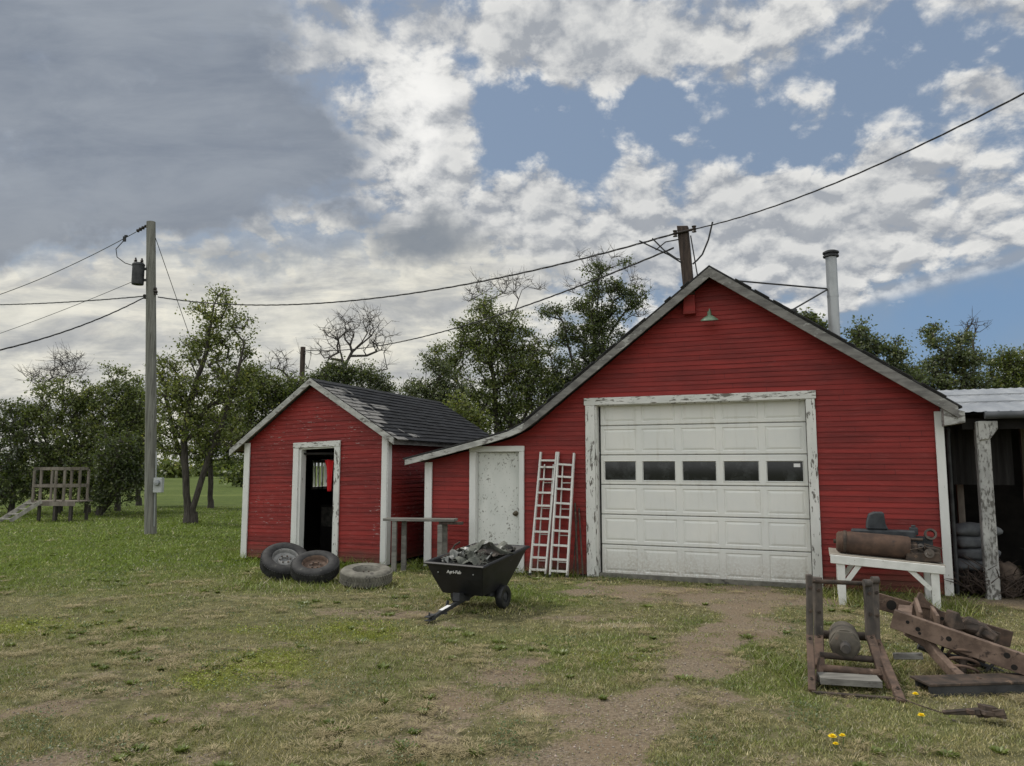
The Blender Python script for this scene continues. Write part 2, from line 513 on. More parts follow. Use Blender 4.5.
# ------------------------------------------------------------------ mesh builder
class MB:
    def __init__(s):
        s.v, s.f = [], []

    def add(s, vs, fs):
        b = len(s.v)
        s.v += [Vector(p) for p in vs]
        s.f += [tuple(b + i for i in f) for f in fs]
        return s

    def box(s, c, size, rot=None):
        hx, hy, hz = (k / 2 for k in size)
        m = rot.to_matrix() if isinstance(rot, Euler) else (rot or Matrix.Identity(3))
        c = Vector(c)
        vs = [c + m @ Vector((x * hx, y * hy, z * hz)) for x in (-1, 1) for y in (-1, 1) for z in (-1, 1)]
        return s.add(vs, [(0, 1, 3, 2), (4, 6, 7, 5), (0, 4, 5, 1), (2, 3, 7, 6), (0, 2, 6, 4), (1, 5, 7, 3)])

    def bounds(s, a, b):
        a, b = Vector(a), Vector(b)
        return s.box((a + b) / 2, b - a)

    def beam(s, p, q, w, h, up=(0, 0, 1)):
        """A bar from p to q, w across and h along up."""
        p, q = Vector(p), Vector(q)
        d = (q - p)
        L = d.length
        d.normalize()
        side = d.cross(Vector(up))
        if side.length < 1e-4:
            side = d.cross(Vector((1, 0, 0)))
        side.normalize()
        n = side.cross(d)
        return s.box((p + q) / 2, (L, w, h), Matrix((d, side, n)).transposed())

    def tube(s, pts, r, n=8, cap=True):
        pts = [Vector(p) for p in pts]
        rs = r if isinstance(r, (list, tuple)) else [r] * len(pts)
        b = len(s.v)
        ref = None
        for i, p in enumerate(pts):
            t = (pts[min(i + 1, len(pts) - 1)] - pts[max(i - 1, 0)])
            if t.length < 1e-9:
                t = Vector((0, 0, 1))
            t.normalize()
            if ref is None:
                ref = t.orthogonal().normalized()
            ref = (ref - t * ref.dot(t))
            ref = ref.normalized() if ref.length > 1e-6 else t.orthogonal().normalized()
            o = t.cross(ref)
            for k in range(n):
                a = 2 * math.pi * k / n
                s.v.append(p + (ref * math.cos(a) + o * math.sin(a)) * rs[i])
        for i in range(len(pts) - 1):
            for k in range(n):
                a, c = b + i * n + k, b + i * n + (k + 1) % n
                s.f.append((a, c, c + n, a + n))
        if cap:
            s.f.append(tuple(b + k for k in range(n))[::-1])
            e = b + (len(pts) - 1) * n
            s.f.append(tuple(e + k for k in range(n)))
        return s

    def lathe(s, prof, n=24, m=None, closed=False):
        """prof: list of (radius, height) turned about local z; m: Matrix 4x4."""
        m = m or Matrix.Identity(4)
        b = len(s.v)
        for r, h in prof:
            for k in range(n):
                a = 2 * math.pi * k / n
                s.v.append(m @ Vector((r * math.cos(a), r * math.sin(a), h)))
        N = len(prof)
        for i in range(N if closed else N - 1):
            for k in range(n):
                a, c = b + i * n + k, b + i * n + (k + 1) % n
                d, e = b + ((i + 1) % N) * n + k, b + ((i + 1) % N) * n + (k + 1) % n
                s.f.append((a, c, e, d))
        return s

    def prism(s, poly, axis, depth, org=(0, 0, 0), ex=(1, 0, 0), ey=(0, 0, 1)):
        """A polygon in the plane ex, ey pushed out along axis by depth."""
        org, ex, ey, ax = Vector(org), Vector(ex), Vector(ey), Vector(axis)
        n = len(poly)
        vs = [org + ex * a + ey * b for a, b in poly]
        vs += [p + ax * depth for p in vs]
        fs = [tuple(range(n))[::-1], tuple(range(n, 2 * n))]
        fs += [(i, (i + 1) % n, n + (i + 1) % n, n + i) for i in range(n)]
        return s.add(vs, fs)

    def jitter(s, a, seed=0):
        r = random.Random(seed)
        s.v = [p + Vector((r.uniform(-a, a), r.uniform(-a, a), r.uniform(-a, a))) for p in s.v]
        return s

    def warp(s, fn):
        s.v = [fn(p) for p in s.v]
        return s

    def build(s, name, mat, parent=None, smooth=False, bevel=0.0, angle=None):
        me = bpy.data.meshes.new(name)
        me.from_pydata([tuple(p) for p in s.v], [], s.f)
        me.update()
        import bmesh
        bm = bmesh.new()
        bm.from_mesh(me)
        bmesh.ops.recalc_face_normals(bm, faces=bm.faces)
        if smooth:
            lim = R(angle if angle is not None else 40)
            for f in bm.faces:
                f.smooth = True
            for e in bm.edges:
                if len(e.link_faces) == 2 and e.calc_face_angle(0) > lim:
                    e.smooth = False
        bm.to_mesh(me)
        bm.free()
        o = bpy.data.objects.new(name, me)
        me.materials.append(mat)
        col.objects.link(o)
        if parent:
            o.parent = parent
        if bevel:
            b = o.modifiers.new('bevel', 'BEVEL')
            b.width = bevel
            b.segments = 1
            b.limit_method = 'ANGLE'
        return o


def thing(name, label, cat, loc=(0, 0, 0), rz=0.0, group=None):
    o = bpy.data.objects.new(name, None)
    o.empty_display_size = .2
    o.location = loc
    o.rotation_euler = (0, 0, rz)
    col.objects.link(o)
    return tag(o, label, cat, group)


def tag(o, label, cat, group=None, kind=None):
    o['label'] = label
    o['category'] = cat
    if group:
        o['group'] = group
    if kind:
        o['kind'] = kind
    return o


def children(o):
    return [c for c in bpy.data.objects if c.parent == o]


def copy_tree(o, parent=None):
    c = o.copy()
    col.objects.link(c)
    if parent:
        c.parent = parent
    for ch in children(o):
        copy_tree(ch, c)
    return c


# ------------------------------------------------------------------ numpy noise for the ground
_tab = rng.random((256, 256))


def vnoise(x, y):
    xi, yi = np.floor(x).astype(int), np.floor(y).astype(int)
    fx, fy = x - xi, y - yi
    fx, fy = fx * fx * (3 - 2 * fx), fy * fy * (3 - 2 * fy)
    a, b = _tab[xi % 256, yi % 256], _tab[(xi + 1) % 256, yi % 256]
    c, d = _tab[xi % 256, (yi + 1) % 256], _tab[(xi + 1) % 256, (yi + 1) % 256]
    return (a * (1 - fx) + b * fx) * (1 - fy) + (c * (1 - fx) + d * fx) * fy


def fbm(x, y, o=4, g=.5):
    t, a, n = 0, 1, 0
    for i in range(o):
        t = t + a * vnoise(x * 2 ** i + 17.3 * i, y * 2 ** i + 5.1 * i)
        n += a
        a *= g
    return t / n


def sstep(a, b, x):
    t = np.clip((x - a) / (b - a), 0, 1)
    return t * t * (3 - 2 * t)


def capsule(x, y, pts, r0, r1):
    """Soft stroke along pts given as pixels on the ground, radius in metres."""
    P = [gnd(*p) for p in pts]
    best = np.full(np.shape(x), 99.0)
    for a, b in zip(P[:-1], P[1:]):
        dx, dy = b.x - a.x, b.y - a.y
        t = np.clip(((x - a.x) * dx + (y - a.y) * dy) / (dx * dx + dy * dy + 1e-9), 0, 1)
        best = np.minimum(best, np.hypot(x - a.x - t * dx, y - a.y - t * dy))
    return 1 - sstep(r0, r1, best)


def spot(x, y, px, py, rx, ry):
    c = gnd(px, py)
    return 1 - sstep(.35, 1.1, np.hypot((x - c.x) / rx, (y - c.y) / ry))


def ground_masks(x, y):
    wx = x + (fbm(x * .9, y * .9) - .5) * .9
    wy = y + (fbm(x * .9 + 40, y * .9 + 9) - .5) * .9
    d = capsule(wx, wy, [(745, 590), (757, 612), (722, 660), (670, 704), (610, 750), (560, 800)], .20, .60) * 1.2
    d = np.maximum(d, capsule(wx, wy, [(610, 590), (690, 594), (775, 600)], .35, 1.0) * 1.0)
    d = np.maximum(d, capsule(wx, wy, [(650, 594), (575, 614), (500, 655), (450, 700), (410, 760)], .1, .6) * .38)
    d = np.maximum(d, capsule(wx, wy, [(640, 712), (545, 705)], .1, .42) * .75)
    d = np.maximum(d, spot(wx, wy, 400, 612, 1.0, .55) * .8)
    d = np.maximum(d, spot(wx, wy, 110, 690, .9, .8) * .62)
    d = np.maximum(d, spot(wx, wy, 290, 690, .9, .9) * .5)
    d = np.maximum(d, spot(wx, wy, 150, 755, 1.0, .5) * .6)
    d = np.maximum(d, spot(wx, wy, 430, 735, .6, .4) * .45)
    d = np.maximum(d, spot(wx, wy, 740, 720, .5, .5) * .5)
    d = np.maximum(d, spot(wx, wy, 260, 585, 1.0, .4) * .4)
    d = np.maximum(d, spot(wx, wy, 960, 602, 1.6, .5) * .75)
    yard = sstep(15.5, 9.5, y + .25 * np.abs(x + 1))
    d = d * np.clip(.05 + 1.5 * fbm(x * 1.9 + 3, y * 2.4, 4), .2, 1.05) + yard * (fbm(x * 1.3 + 7, y * 1.9, 6, .62) - .50) * 2.0 + yard * .05
    d = np.clip(d, 0, 1)
    lush = sstep(9.0, 16.5, y - .30 * (x + 5)) * (.75 + .5 * fbm(x * .3, y * .3))
    lush = np.maximum(lush, capsule(wx, wy, [(500, 590), (560, 600), (590, 590)], .3, 1.0) * .55)
    lush = np.maximum(lush, capsule(wx, wy, [(780, 640), (800, 690), (900, 720)], .2, 1.0) * .35)
    lush = np.maximum(lush, spot(wx, wy, 570, 650, 1.2, 1.0) * .4)
    lush = np.clip(lush + (fbm(x * .8 + 3, y * .8 + 8) - .5) * .5, 0, 1)
    cl = spot(wx, wy, 248, 672, .85, .75)
    cl = np.maximum(cl, spot(wx, wy, 340, 632, .9, .75) * .9)
    cl = np.maximum(cl, spot(wx, wy, 15, 627, 1.4, .6) * .9)
    cl = np.maximum(cl, spot(wx, wy, 275, 632, .5, .35) * .8)
    cl = np.maximum(cl, spot(wx, wy, 610, 655, .7, .4) * .35)
    cl = np.clip(1.25 * cl * (-.2 + 1.8 * fbm(x * 2.5, y * 2.5)), 0, 1)
    tan = spot(wx, wy, 630, 622, .75, .18)
    tan = np.maximum(tan, spot(wx, wy, 545, 716, .28, .28) * .9)
    tan = np.maximum(tan, spot(wx, wy, 560, 575, .6, .3) * .0)
    tan = np.maximum(tan, spot(wx, wy, 270, 597, 1.3, .3) * .6)
    tan = np.maximum(tan, spot(wx, wy, 720, 668, .3, .25) * .5)
    return d, lush, cl, tan


GA = Vector((-1.55, 13.97, 0))      # front left corner of the garage
GR = R(-22)
SA = Vector((-5.3, 15.1, 0))        # front left corner of the shed
SR = R(-20)


def in_rect(x, y, o, ang, u0, u1, v0, v1):
    ca, sa = math.cos(ang), math.sin(ang)
    dx, dy = x - o.x, y - o.y
    u, v = dx * ca + dy * sa, -dx * sa + dy * ca
    return (u > u0) & (u < u1) & (v > v0) & (v < v1)


def ground_z(x, y):
    n = (fbm(x * .7, y * .7) - .5) * .03 + (fbm(x * 3.3, y * 3.3) - .5) * .018
    far = sstep(26, 60, np.hypot(x, y)) * (fbm(x * .02, y * .02) - .45) * .8
    return n - .006 + far


def axis_lines(lo, hi, step, end_lo, end_hi):
    a = list(np.arange(lo, hi + step / 2, step))
    s, p = step, hi
    while p < end_hi:
        s *= 1.18
        p += s
        a.append(p)
    s, p, b = step, lo, []
    while p > end_lo:
        s *= 1.18
        p -= s
        b.append(p)
    return np.array(b[::-1] + a)


def build_ground():
    xs = axis_lines(-13, 9.5, .11, -700, 700)
    ys = axis_lines(3.2, 20, .11, -260, 1100)
    Xg, Yg = np.meshgrid(xs, ys)
    Z = ground_z(Xg, Yg)
    me = bpy.data.meshes.new('ground')
    ny, nx = Xg.shape
    co = np.stack([Xg.ravel(), Yg.ravel(), Z.ravel()], 1)
    idx = np.arange(nx * ny).reshape(ny, nx)
    q = np.stack([idx[:-1, :-1], idx[:-1, 1:], idx[1:, 1:], idx[1:, :-1]], -1).reshape(-1, 4)
    me.vertices.add(len(co))
    me.vertices.foreach_set('co', co.ravel())
    me.loops.add(q.size)
    me.loops.foreach_set('vertex_index', q.ravel())
    me.polygons.add(len(q))
    me.polygons.foreach_set('loop_start', np.arange(0, q.size, 4))
    me.polygons.foreach_set('use_smooth', np.ones(len(q), bool))
    me.update()
    d, l, c, t = ground_masks(Xg.ravel(), Yg.ravel())
    a = me.attributes.new('cover', 'FLOAT_COLOR', 'POINT')
    a.data.foreach_set('color', np.stack([d, l, c, t], 1).astype(np.float32).ravel())
    m, nt, p, o = new_mat('grass_and_dirt')
    an = nt.nodes.new('ShaderNodeAttribute')
    an.attribute_name = 'cover'
    sp = nt.nodes.new('ShaderNodeSeparateColor')
    nt.links.new(an.outputs['Color'], sp.inputs[0])
    D, L, C = [X(nt, k) for k in sp.outputs]
    T = X(nt, an.outputs['Alpha'])
    n1 = noise(nt, o, 1.1, 5, .6)
    n2 = noise(nt, o, 7, 5, .65)
    n3 = noise(nt, o, 45, 4, .7)
    soil = mixc(nt, n3.ss(.3, .7), (.105, .082, .058), (.295, .238, .17))
    soil = mixc(nt, n1.ss(.4, .7) * .6, soil, (.20, .148, .10))
    peb = nt.nodes.new('ShaderNodeTexVoronoi')
    nt.links.new(o, peb.inputs['Vector'])
    peb.inputs['Scale'].default_value = 38
    pb = X(nt, peb.outputs['Distance'])
    psep = nt.nodes.new('ShaderNodeSeparateColor')
    nt.links.new(peb.outputs['Color'], psep.inputs[0])
    stone = (1.0 - pb.ss(.18, .3)) * X(nt, psep.outputs[0]).gt(.78)
    soil = mixc(nt, stone * .7, soil, (.34, .32, .29))
    dry = mixc(nt, n2.ss(.3, .7), (.075, .068, .034), (.20, .178, .098))
    green = mixc(nt, (n2 * .6 + n1 * .4).ss(.3, .7), (.042, .066, .016), (.125, .165, .036))
    turf = mixc(nt, (L * .9 + (n1 - .5) * .6 + .18)._m('MULTIPLY', 1.0, clamp=True), dry, green)
    big = noise(nt, scaled(nt, o, (.05, .16, 1)), 1.0, 5, .6)
    _, oy, _z = sep(nt, o)
    far_ = oy.ss(24.0, 40.0)
    turf = mixc(nt, far_ * big.ss(.42, .62) * .8, turf, (.075, .105, .022))
    turf = mixc(nt, far_ * (1.0 - big.ss(.36, .5)) * .7, turf, (.17, .20, .055))
    turf = mixc(nt, C * .6, turf, (.165, .19, .032))
    n4 = noise(nt, o, 17, 5, .7)
    k = (D + (n2 - .5) * .8 + (n1 - .5) * .3 + (n4 - .5) * 1.1 + (n3 - .5) * .5).ss(.30, .66)
    c = mixc(nt, k, turf, soil)
    c = mixc(nt, (T + (n2 - .5) * 1.1 + (n3 - .5) * .6).ss(.35, .9) * .6, c, (.36, .285, .18))
    nt.links.new(c, p.inputs['Base Color'])
    p.inputs['Roughness'].default_value = .95
    p.inputs['Specular IOR Level'].default_value = .15
    bump(nt, p, n3 * .7 + n2 + stone * .4, .03, .7)
    o_ = bpy.data.objects.new('ground', me)
    me.materials.append(m)
    col.objects.link(o_)
    o_['kind'] = 'structure'
    o_['label'] = 'patchy yard of mown grass with bare dirt tracks'
    return o_


build_ground()


# ------------------------------------------------------------------ siding
def span(outline, z):
    xs = []
    n = len(outline)
    for i in range(n):
        (x0, z0), (x1, z1) = outline[i], outline[(i + 1) % n]
        if (z0 <= z < z1) or (z1 <= z < z0):
            xs.append(x0 + (x1 - x0) * (z - z0) / (z1 - z0))
    return (min(xs), max(xs)) if len(xs) >= 2 else None


def siding(mb, outline, holes, fn, row=.08, tilt=.012, seed=1):
    """Lapped boards as real geometry; fn(s, out, z) gives the point, out is towards the weather."""
    zmin, zmax = min(p[1] for p in outline), max(p[1] for p in outline)
    r = random.Random(seed)
    nrow = int((zmax - zmin) / row) + 2
    off = [r.uniform(-.5, .5) for _ in range(nrow * 40)]

    def wob(k, s):
        return .0035 * math.sin(s * 1.7 + k * 2.1) + .003 * math.sin(s * 4.3 + k * 5.7) + .003 * off[(k * 37) % len(off)]
    cuts = set(zmin + row * i for i in range(nrow))
    cuts |= {p[1] for p in outline}
    for h in holes:
        cuts |= {h[2], h[3]}
    cuts = sorted(c for c in cuts if zmin <= c <= zmax)
    for za, zb in zip(cuts[:-1], cuts[1:]):
        if zb - za < 1e-5:
            continue
        k = int((za - zmin) / row + 1e-6)
        z0 = zmin + k * row
        sa, sb = span(outline, za + 1e-5), span(outline, zb - 1e-5)
        if not sa or not sb:
            continue
        mid = (za + zb) / 2
        segs = [(sa[0], sa[1], sb[0], sb[1])]
        for h in sorted(holes):
            if h[2] - 1e-6 <= mid <= h[3] + 1e-6:
                l = segs.pop()
                segs += [(l[0], h[0], l[2], h[0]), (h[1], l[1], h[1], l[3])]
        for a0, a1, b0, b1 in segs:
            n = max(1, int((a1 - a0) / .5))
            oa, ob = tilt * (1 - (za - z0) / row), tilt * (1 - (zb - z0) / row)
            for i in range(n):
                t0, t1 = i / n, (i + 1) / n
                p, q = a0 + (a1 - a0) * t0, a0 + (a1 - a0) * t1
                u_, w_ = b0 + (b1 - b0) * t0, b0 + (b1 - b0) * t1
                za0 = za + (wob(k, p) if za == z0 and k else 0)
                za1 = za + (wob(k, q) if za == z0 and k else 0)
                zb0 = zb + (wob(k + 1, p) if abs(zb - z0 - row) < 1e-6 else 0)
                zb1 = zb + (wob(k + 1, q) if abs(zb - z0 - row) < 1e-6 else 0)
                mb.add([fn(p, oa, za0), fn(q, oa, za1), fn(w_, ob, zb1), fn(u_, ob, zb0)], [(0, 1, 2, 3)])
                if abs(za - z0) < 1e-6:
                    mb.add([fn(p, 0, za0), fn(q, 0, za1), fn(q, oa, za1), fn(p, oa, za0)], [(0, 1, 2, 3)])
    return mb


def profile_z(prof, u):
    for (a, za), (b, zb) in zip(prof[:-1], prof[1:]):
        if a <= u <= b:
            return za + (zb - za) * (u - a) / (b - a)
    return prof[0][1] if u < prof[0][0] else prof[-1][1]


def slab(mb, prof, v0, v1, top, thick, seg=1):
    """A sheet following prof (u, z) from v0 to v1; top is an offset up, thick goes down."""
    for (a, za), (b, zb) in zip(prof[:-1], prof[1:]):
        vs = []
        for v in (v0, v1):
            vs += [(a, v, za + top), (b, v, zb + top), (b, v, zb + top - thick), (a, v, za + top - thick)]
        mb.add(vs, [(0, 1, 2, 3), (4, 7, 6, 5), (0, 4, 5, 1), (3, 2, 6, 7), (0, 3, 7, 4), (1, 5, 6, 2)])
    return mb


# ------------------------------------------------------------------ the garage
def build_garage():
    g = thing('garage', 'long red clapboard garage with steep gable, white overhead door and lean-to side', 'garage', GA, GR)
    W, DEP = 8.35, 8.0
    TOP = [(-.32, 1.95), (.6, 2.155), (1.40, 2.345), (1.72, 2.43), (2.02, 2.57), (5.2, 5.0), (8.54, 2.67)]
    wz = lambda u: profile_z(TOP, u) - .10
    outline = [(0, .03), (W, .03), (W, wz(W)), (5.2, wz(5.2)), (2.02, wz(2.02)), (1.72, wz(1.72)), (1.40, wz(1.40)), (0, wz(0))]
    holes = [(.9, 1.87, .03, 2.15), (3.14, 6.60, .03, 2.93)]
    wl = MB()
    siding(wl, outline, holes, lambda s, o, z: (s, -o, z), seed=3)
    siding(wl, [(0, .03), (DEP, .03), (DEP, wz(W)), (0, wz(W))], [], lambda s, o, z: (W + o, s, z), seed=4)
    siding(wl, [(0, .03), (DEP, .03), (DEP, wz(0)), (0, wz(0))], [], lambda s, o, z: (-o, s, z), seed=5)
    siding(wl, outline, [], lambda s, o, z: (s, DEP + o, z), seed=6)
    wl.build('wall', M['red'], g)
    fd = MB()
    fd.bounds((.02, .03, -.2), (W - .02, .13, .06))
    fd.build('foundation', M['rubber_dusty'], g)
    # roof deck and shingles
    rf = MB()
    slab(rf, TOP, -.29, DEP + .2, .0, .045)
    roof = rf.build('roof', M['grey_wood'], g)
    sh = MB()
    TS = [(u, z + .004) for u, z in TOP]
    slab(sh, [(-.36, 1.945)] + TS[1:-1] + [(8.59, 2.64)], -.315, DEP + .22, .03, .026)
    # ragged shingle edge along the rake
    r = random.Random(5)
    for k in range(60):
        u = r.choice((r.uniform(2.1, 4.9), r.uniform(5.5, 8.4)))
        z = profile_z(TOP, u)
        sl = -.698 if u > 5.2 else .764
        sh.box((u, -.30, z + .045), (r.uniform(.1, .25), .06 + r.uniform(0, .03), .016), Euler((0, -math.atan(sl), 0)))
    sh.build('shingles', M['rubber'], roof)
    # rake boards
    def rake(prof, h, v0, v1, mat, top=-.002):
        b = MB()
        n = len(prof)
        pl = [(u, z + top) for u, z in prof] + [(u, z + top - h) for u, z in reversed(prof)]
        b.prism(pl, (0, 1, 0), v1 - v0, (0, v0, 0))
        return b.build('rake_board', mat, g, bevel=.004)
    b = MB()
    b.prism([(5.2, 4.998), (5.2, 4.838), (2.25, 2.60), (1.98, 2.42), (2.02, 2.568)], (0, 1, 0), .025, (0, -.317, 0))
    b.build('rake_board', M['grey_wood'], g, bevel=.004)
    b = MB()
    b.prism([(1.977, 2.42), (1.72, 2.325), (1.40, 2.24), (.6, 2.05), (-.32, 1.845), (-.32, 1.948), (.6, 2.153), (1.40, 2.343), (1.72, 2.428), (2.017, 2.568)], (0, 1, 0), .025, (0, -.317, 0))
    b.build('rake_board', M['white_wood'], g, bevel=.004)
    rake([(5.2, 5.0), (8.54, 2.67)], .165, -.320, -.292, M['grey_wood'])
    # eave return box at the right corner
    er = MB()
    er.prism([(8.36, 2.40), (8.62, 2.44), (8.62, 2.60), (8.36, 2.66)], (0, 1, 0), .5, (0, -.29, 0))
    er.build('eave_return', M['white_wood'], g, bevel=.004)
    # corner boards
    for u0, u1, top, m in ((-.045, .10, wz(0) - .02, 'white_clean'), (8.272, 8.385, 2.62, 'white_clean')):
        c = MB()
        c.bounds((u0, -.052, .02), (u1, -.018, top))
        c.build('corner_board', M[m], g, bevel=.003)
    # casing round the overhead door
    for a, b, m in (((3.04, -.055, 0), (3.20, -.019, 2.86), 'white_trim'), ((6.55, -.055, 0), (6.685, -.019, 2.86), 'white_trim'), ((3.02, -.061, 2.862), (6.70, -.019, 2.985), 'white_trim_flat')):
        MB().bounds(a, b).build('door_casing', M[m], g, bevel=.004)
    jm = MB()
    jm.bounds((3.142, -.016, 0), (3.225, .17, 2.855)).bounds((6.545, -.016, 0), (6.62, .17, 2.855)).bounds((3.228, -.016, 2.85), (6.542, .17, 2.93))
    jm.build('door_jamb', M['white_trim'], g, bevel=.003)
    # overhead door
    od = MB()
    od.bounds((3.23, .165, -.01), (6.54, .18, 3.02))
    d = od.build('overhead_door', M['rubber'], g)
    H6, U0, U1 = .497, 3.262, 6.535
    cw = (U1 - U0) / 5
    for i in range(6):
        z0 = .03 + i * H6 + .004
        z1 = .03 + (i + 1) * H6 - .004
        b = MB()
        Y0 = .12 + random.uniform(-.002, .002)
        win = i == 3

        def ring(o, n_, yo, yn):
            (a0, b0, a1, b1), (c0, d0, c1, d1) = o, n_
            P = [(a0, yo, b0), (a1, yo, b0), (a1, yo, b1), (a0, yo, b1)]
            Q = [(c0, yn, d0), (c1, yn, d0), (c1, yn, d1), (c0, yn, d1)]
            b.add(P + Q, [(0, 1, 5, 4), (1, 2, 6, 5), (2, 3, 7, 6), (3, 0, 4, 7)])
        for k in range(5):
            a0, a1 = U0 + k * cw, U0 + (k + 1) * cw
            o0 = (a0, z0 + .012, a1, z1 - .012)
            ring((a0, z0, a1, z1), o0, Y0 + .016, Y0)
            if not win:
                o1 = (a0 + .048, z0 + .056, a1 - .048, z1 - .056)
                o2 = (o1[0] + .014, o1[1] + .014, o1[2] - .014, o1[3] - .014)
                o3 = (o2[0] + .035, o2[1] + .035, o2[2] - .035, o2[3] - .035)
                ring(o0, o1, Y0, Y0)
                ring(o1, o2, Y0, Y0 + .013)
                ring(o2, o3, Y0 + .013, Y0 + .001)
                b.add([(o3[0], Y0 + .001, o3[1]), (o3[2], Y0 + .001, o3[1]), (o3[2], Y0 + .001, o3[3]), (o3[0], Y0 + .001, o3[3])], [(0, 1, 2, 3)])
            else:
                o1 = (a0 + .042, z0 + .05, a1 - .042, z1 - .085)
                o2 = (o1[0] + .012, o1[1] + .012, o1[2] - .012, o1[3] - .012)
                o3 = (o2[0] + .014, o2[1] + .014, o2[2] - .014, o2[3] - .014)
                ring(o0, o1, Y0, Y0)
                ring(o1, o2, Y0, Y0 - .008)
                ring(o2, o3, Y0 - .008, Y0 + .018)
                w = MB()
                w.bounds((o3[0] - .004, Y0 + .016, o3[1] - .004), (o3[2] + .004, Y0 + .022, o3[3] + .004))
                w.build('window_pane', M['glass'], d)
                if k == 4:
                    st = MB()
                    st.bounds((o3[2] - .13, Y0 + .013, o3[3] - .085), (o3[2] - .035, Y0 + .0155, o3[3] - .03))
                    st.build('sticker', M['white_mark'], d)
        b.build('door_section', M['steel_door'], d)
    # entry door
    for a, b_ in (((.865, -.055, .0), (.985, -.019, 2.085)), ((1.825, -.055, .0), (1.915, -.019, 2.085)), ((.86, -.060, 2.087), (1.92, -.019, 2.185))):
        MB().bounds(a, b_).build('door_casing', M['white_clean'], g, bevel=.003)
    j2 = MB()
    j2.bounds((.905, -.016, 0), (.985, .12, 2.08)).bounds((1.825, -.016, 0), (1.865, .12, 2.08)).bounds((.987, -.016, 2.08), (1.823, .12, 2.15)).bounds((.987, -.03, -.02), (1.823, .12, .05))
    j2.build('door_jamb', M['white_clean'], g)
    dm = MB()
    dm.bounds((.99, .06, .055), (1.82, .10, 2.075))
    ed = dm.build('entry_door', M['door_white'], g, bevel=.003)
    kn = MB()
    mk = Matrix.Translation((1.72, .06, 1.0)) @ Matrix.Rotation(R(90), 4, 'X')
    kn.lathe([(.0, .0), (.048, .0), (.046, .008), (.018, .012), (.016, .035), (.032, .045), (.034, .062), (.022, .075), (0, .078)], 18, mk)
    kn.build('knob', M['brass'], ed, smooth=True)
    # metal flue with two braces
    ch = MB()
    ch.lathe([(.088, 3.6), (.088, 5.40)], 22, Matrix.Translation((7.03, .95, 0)))
    ch.lathe([(.092, 4.62), (.092, 4.66)], 22, Matrix.Translation((7.03, .95, 0)))
    fl = ch.build('flue_pipe', M['galv'], g, smooth=True)
    cp = MB()
    cp.lathe([(.0, 5.30), (.125, 5.30), (.125, 5.325), (.10, 5.335), (.10, 5.355), (.128, 5.36), (.128, 5.385), (.08, 5.41), (.0, 5.415)], 22, Matrix.Translation((7.03, .95, 0)))
    cp.build('flue_cap', M['black_iron'], fl, smooth=True)
    for q in ((5.33, .45, 4.96), (6.30, .35, 4.28)):
        b = MB()
        b.tube([(6.97, .93, 4.76), q], .014, 6)
        b.build('brace_rod', M['black_iron'], fl)
    vt = MB()
    vt.lathe([(.05, 0), (.05, .12), (.065, .125), (.06, .16), (0, .17)], 12, Matrix.Translation((6.42, .12, 4.14)))
    vt.build('roof_vent', M['black_iron'], roof, smooth=True)
    return g


GAR = build_garage()


def gw(u, v, z):
    """Garage coordinates to world."""
    ca, sa = math.cos(GR), math.sin(GR)
    return Vector((GA.x + u * ca - v * sa, GA.y + u * sa + v * ca, z))


# lamp on the gable
lp = thing('wall_lamp', 'small green enamel barn lamp high under the garage gable', 'lamp', gw(5.17, 0, 4.15), GR)
lp.scale = (.86, .86, .86)
s = MB()
s.lathe([(.022, .17), (.03, .165), (.032, .10), (.05, .085), (.10, .062), (.155, .02), (.16, .0), (.152, .0), (.09, .05), (.02, .07)], 22, Matrix.Translation((0, -.26, 0)) @ Matrix.Rotation(R(10), 4, 'X'))
s.build('lamp_shade', M['enamel'], lp, smooth=True)
s = MB()
s.tube([(0, .0, .10), (0, -.05, .19), (0, -.12, .235), (0, -.20, .225), (0, -.25, .14)], .013, 8)
s.lathe([(.0, 0), (.05, 0), (.05, .02), (0, .025)], 12, Matrix.Translation((0, .002, .10)) @ Matrix.Rotation(R(90), 4, 'X'))
s.build('bracket', M['enamel'], lp, smooth=True)

# timber service mast bolted to the gable
ms = thing('service_mast', 'dark timber service mast bolted to the garage gable and carrying cables', 'mast', gw(4.80, 0, 0), GR)
b = MB()
b.prism([(.02, 4.62), (.19, 4.62), (.115, 5.78), (-.065, 5.80)], (0, 1, 0), .11, (-.06, -.135, 0))
b.build('mast_timber', M['dark_wood'], ms, bevel=.006)
b = MB()
b.prism([(.0, 4.30), (.20, 4.30), (.19, 4.615), (.02, 4.615)], (0, 1, 0), .10, (-.06, -.13, 0))
o = b.build('mast_foot', M['red'], ms, bevel=.006)
b = MB()
b.tube([(-.16, -.16, 5.66), (.17, -.16, 5.70)], .022, 8)
for x, z in ((-.15, 5.66), (.16, 5.70)):
    b.lathe([(0, -.05), (.04, -.05), (.028, -.02), (.045, 0), (.028, .02), (.04, .05), (0, .05)], 10, Matrix.Translation((x, -.16, z)))
b.build('insulator', M['porcelain'], ms, smooth=True)


# ------------------------------------------------------------------ the small shed
def lean(p):
    return Vector((p.x, p.y, p.z + .12 * (p.x / 3.17) * min(1.0, max(0.0, p.z / 2.0))))


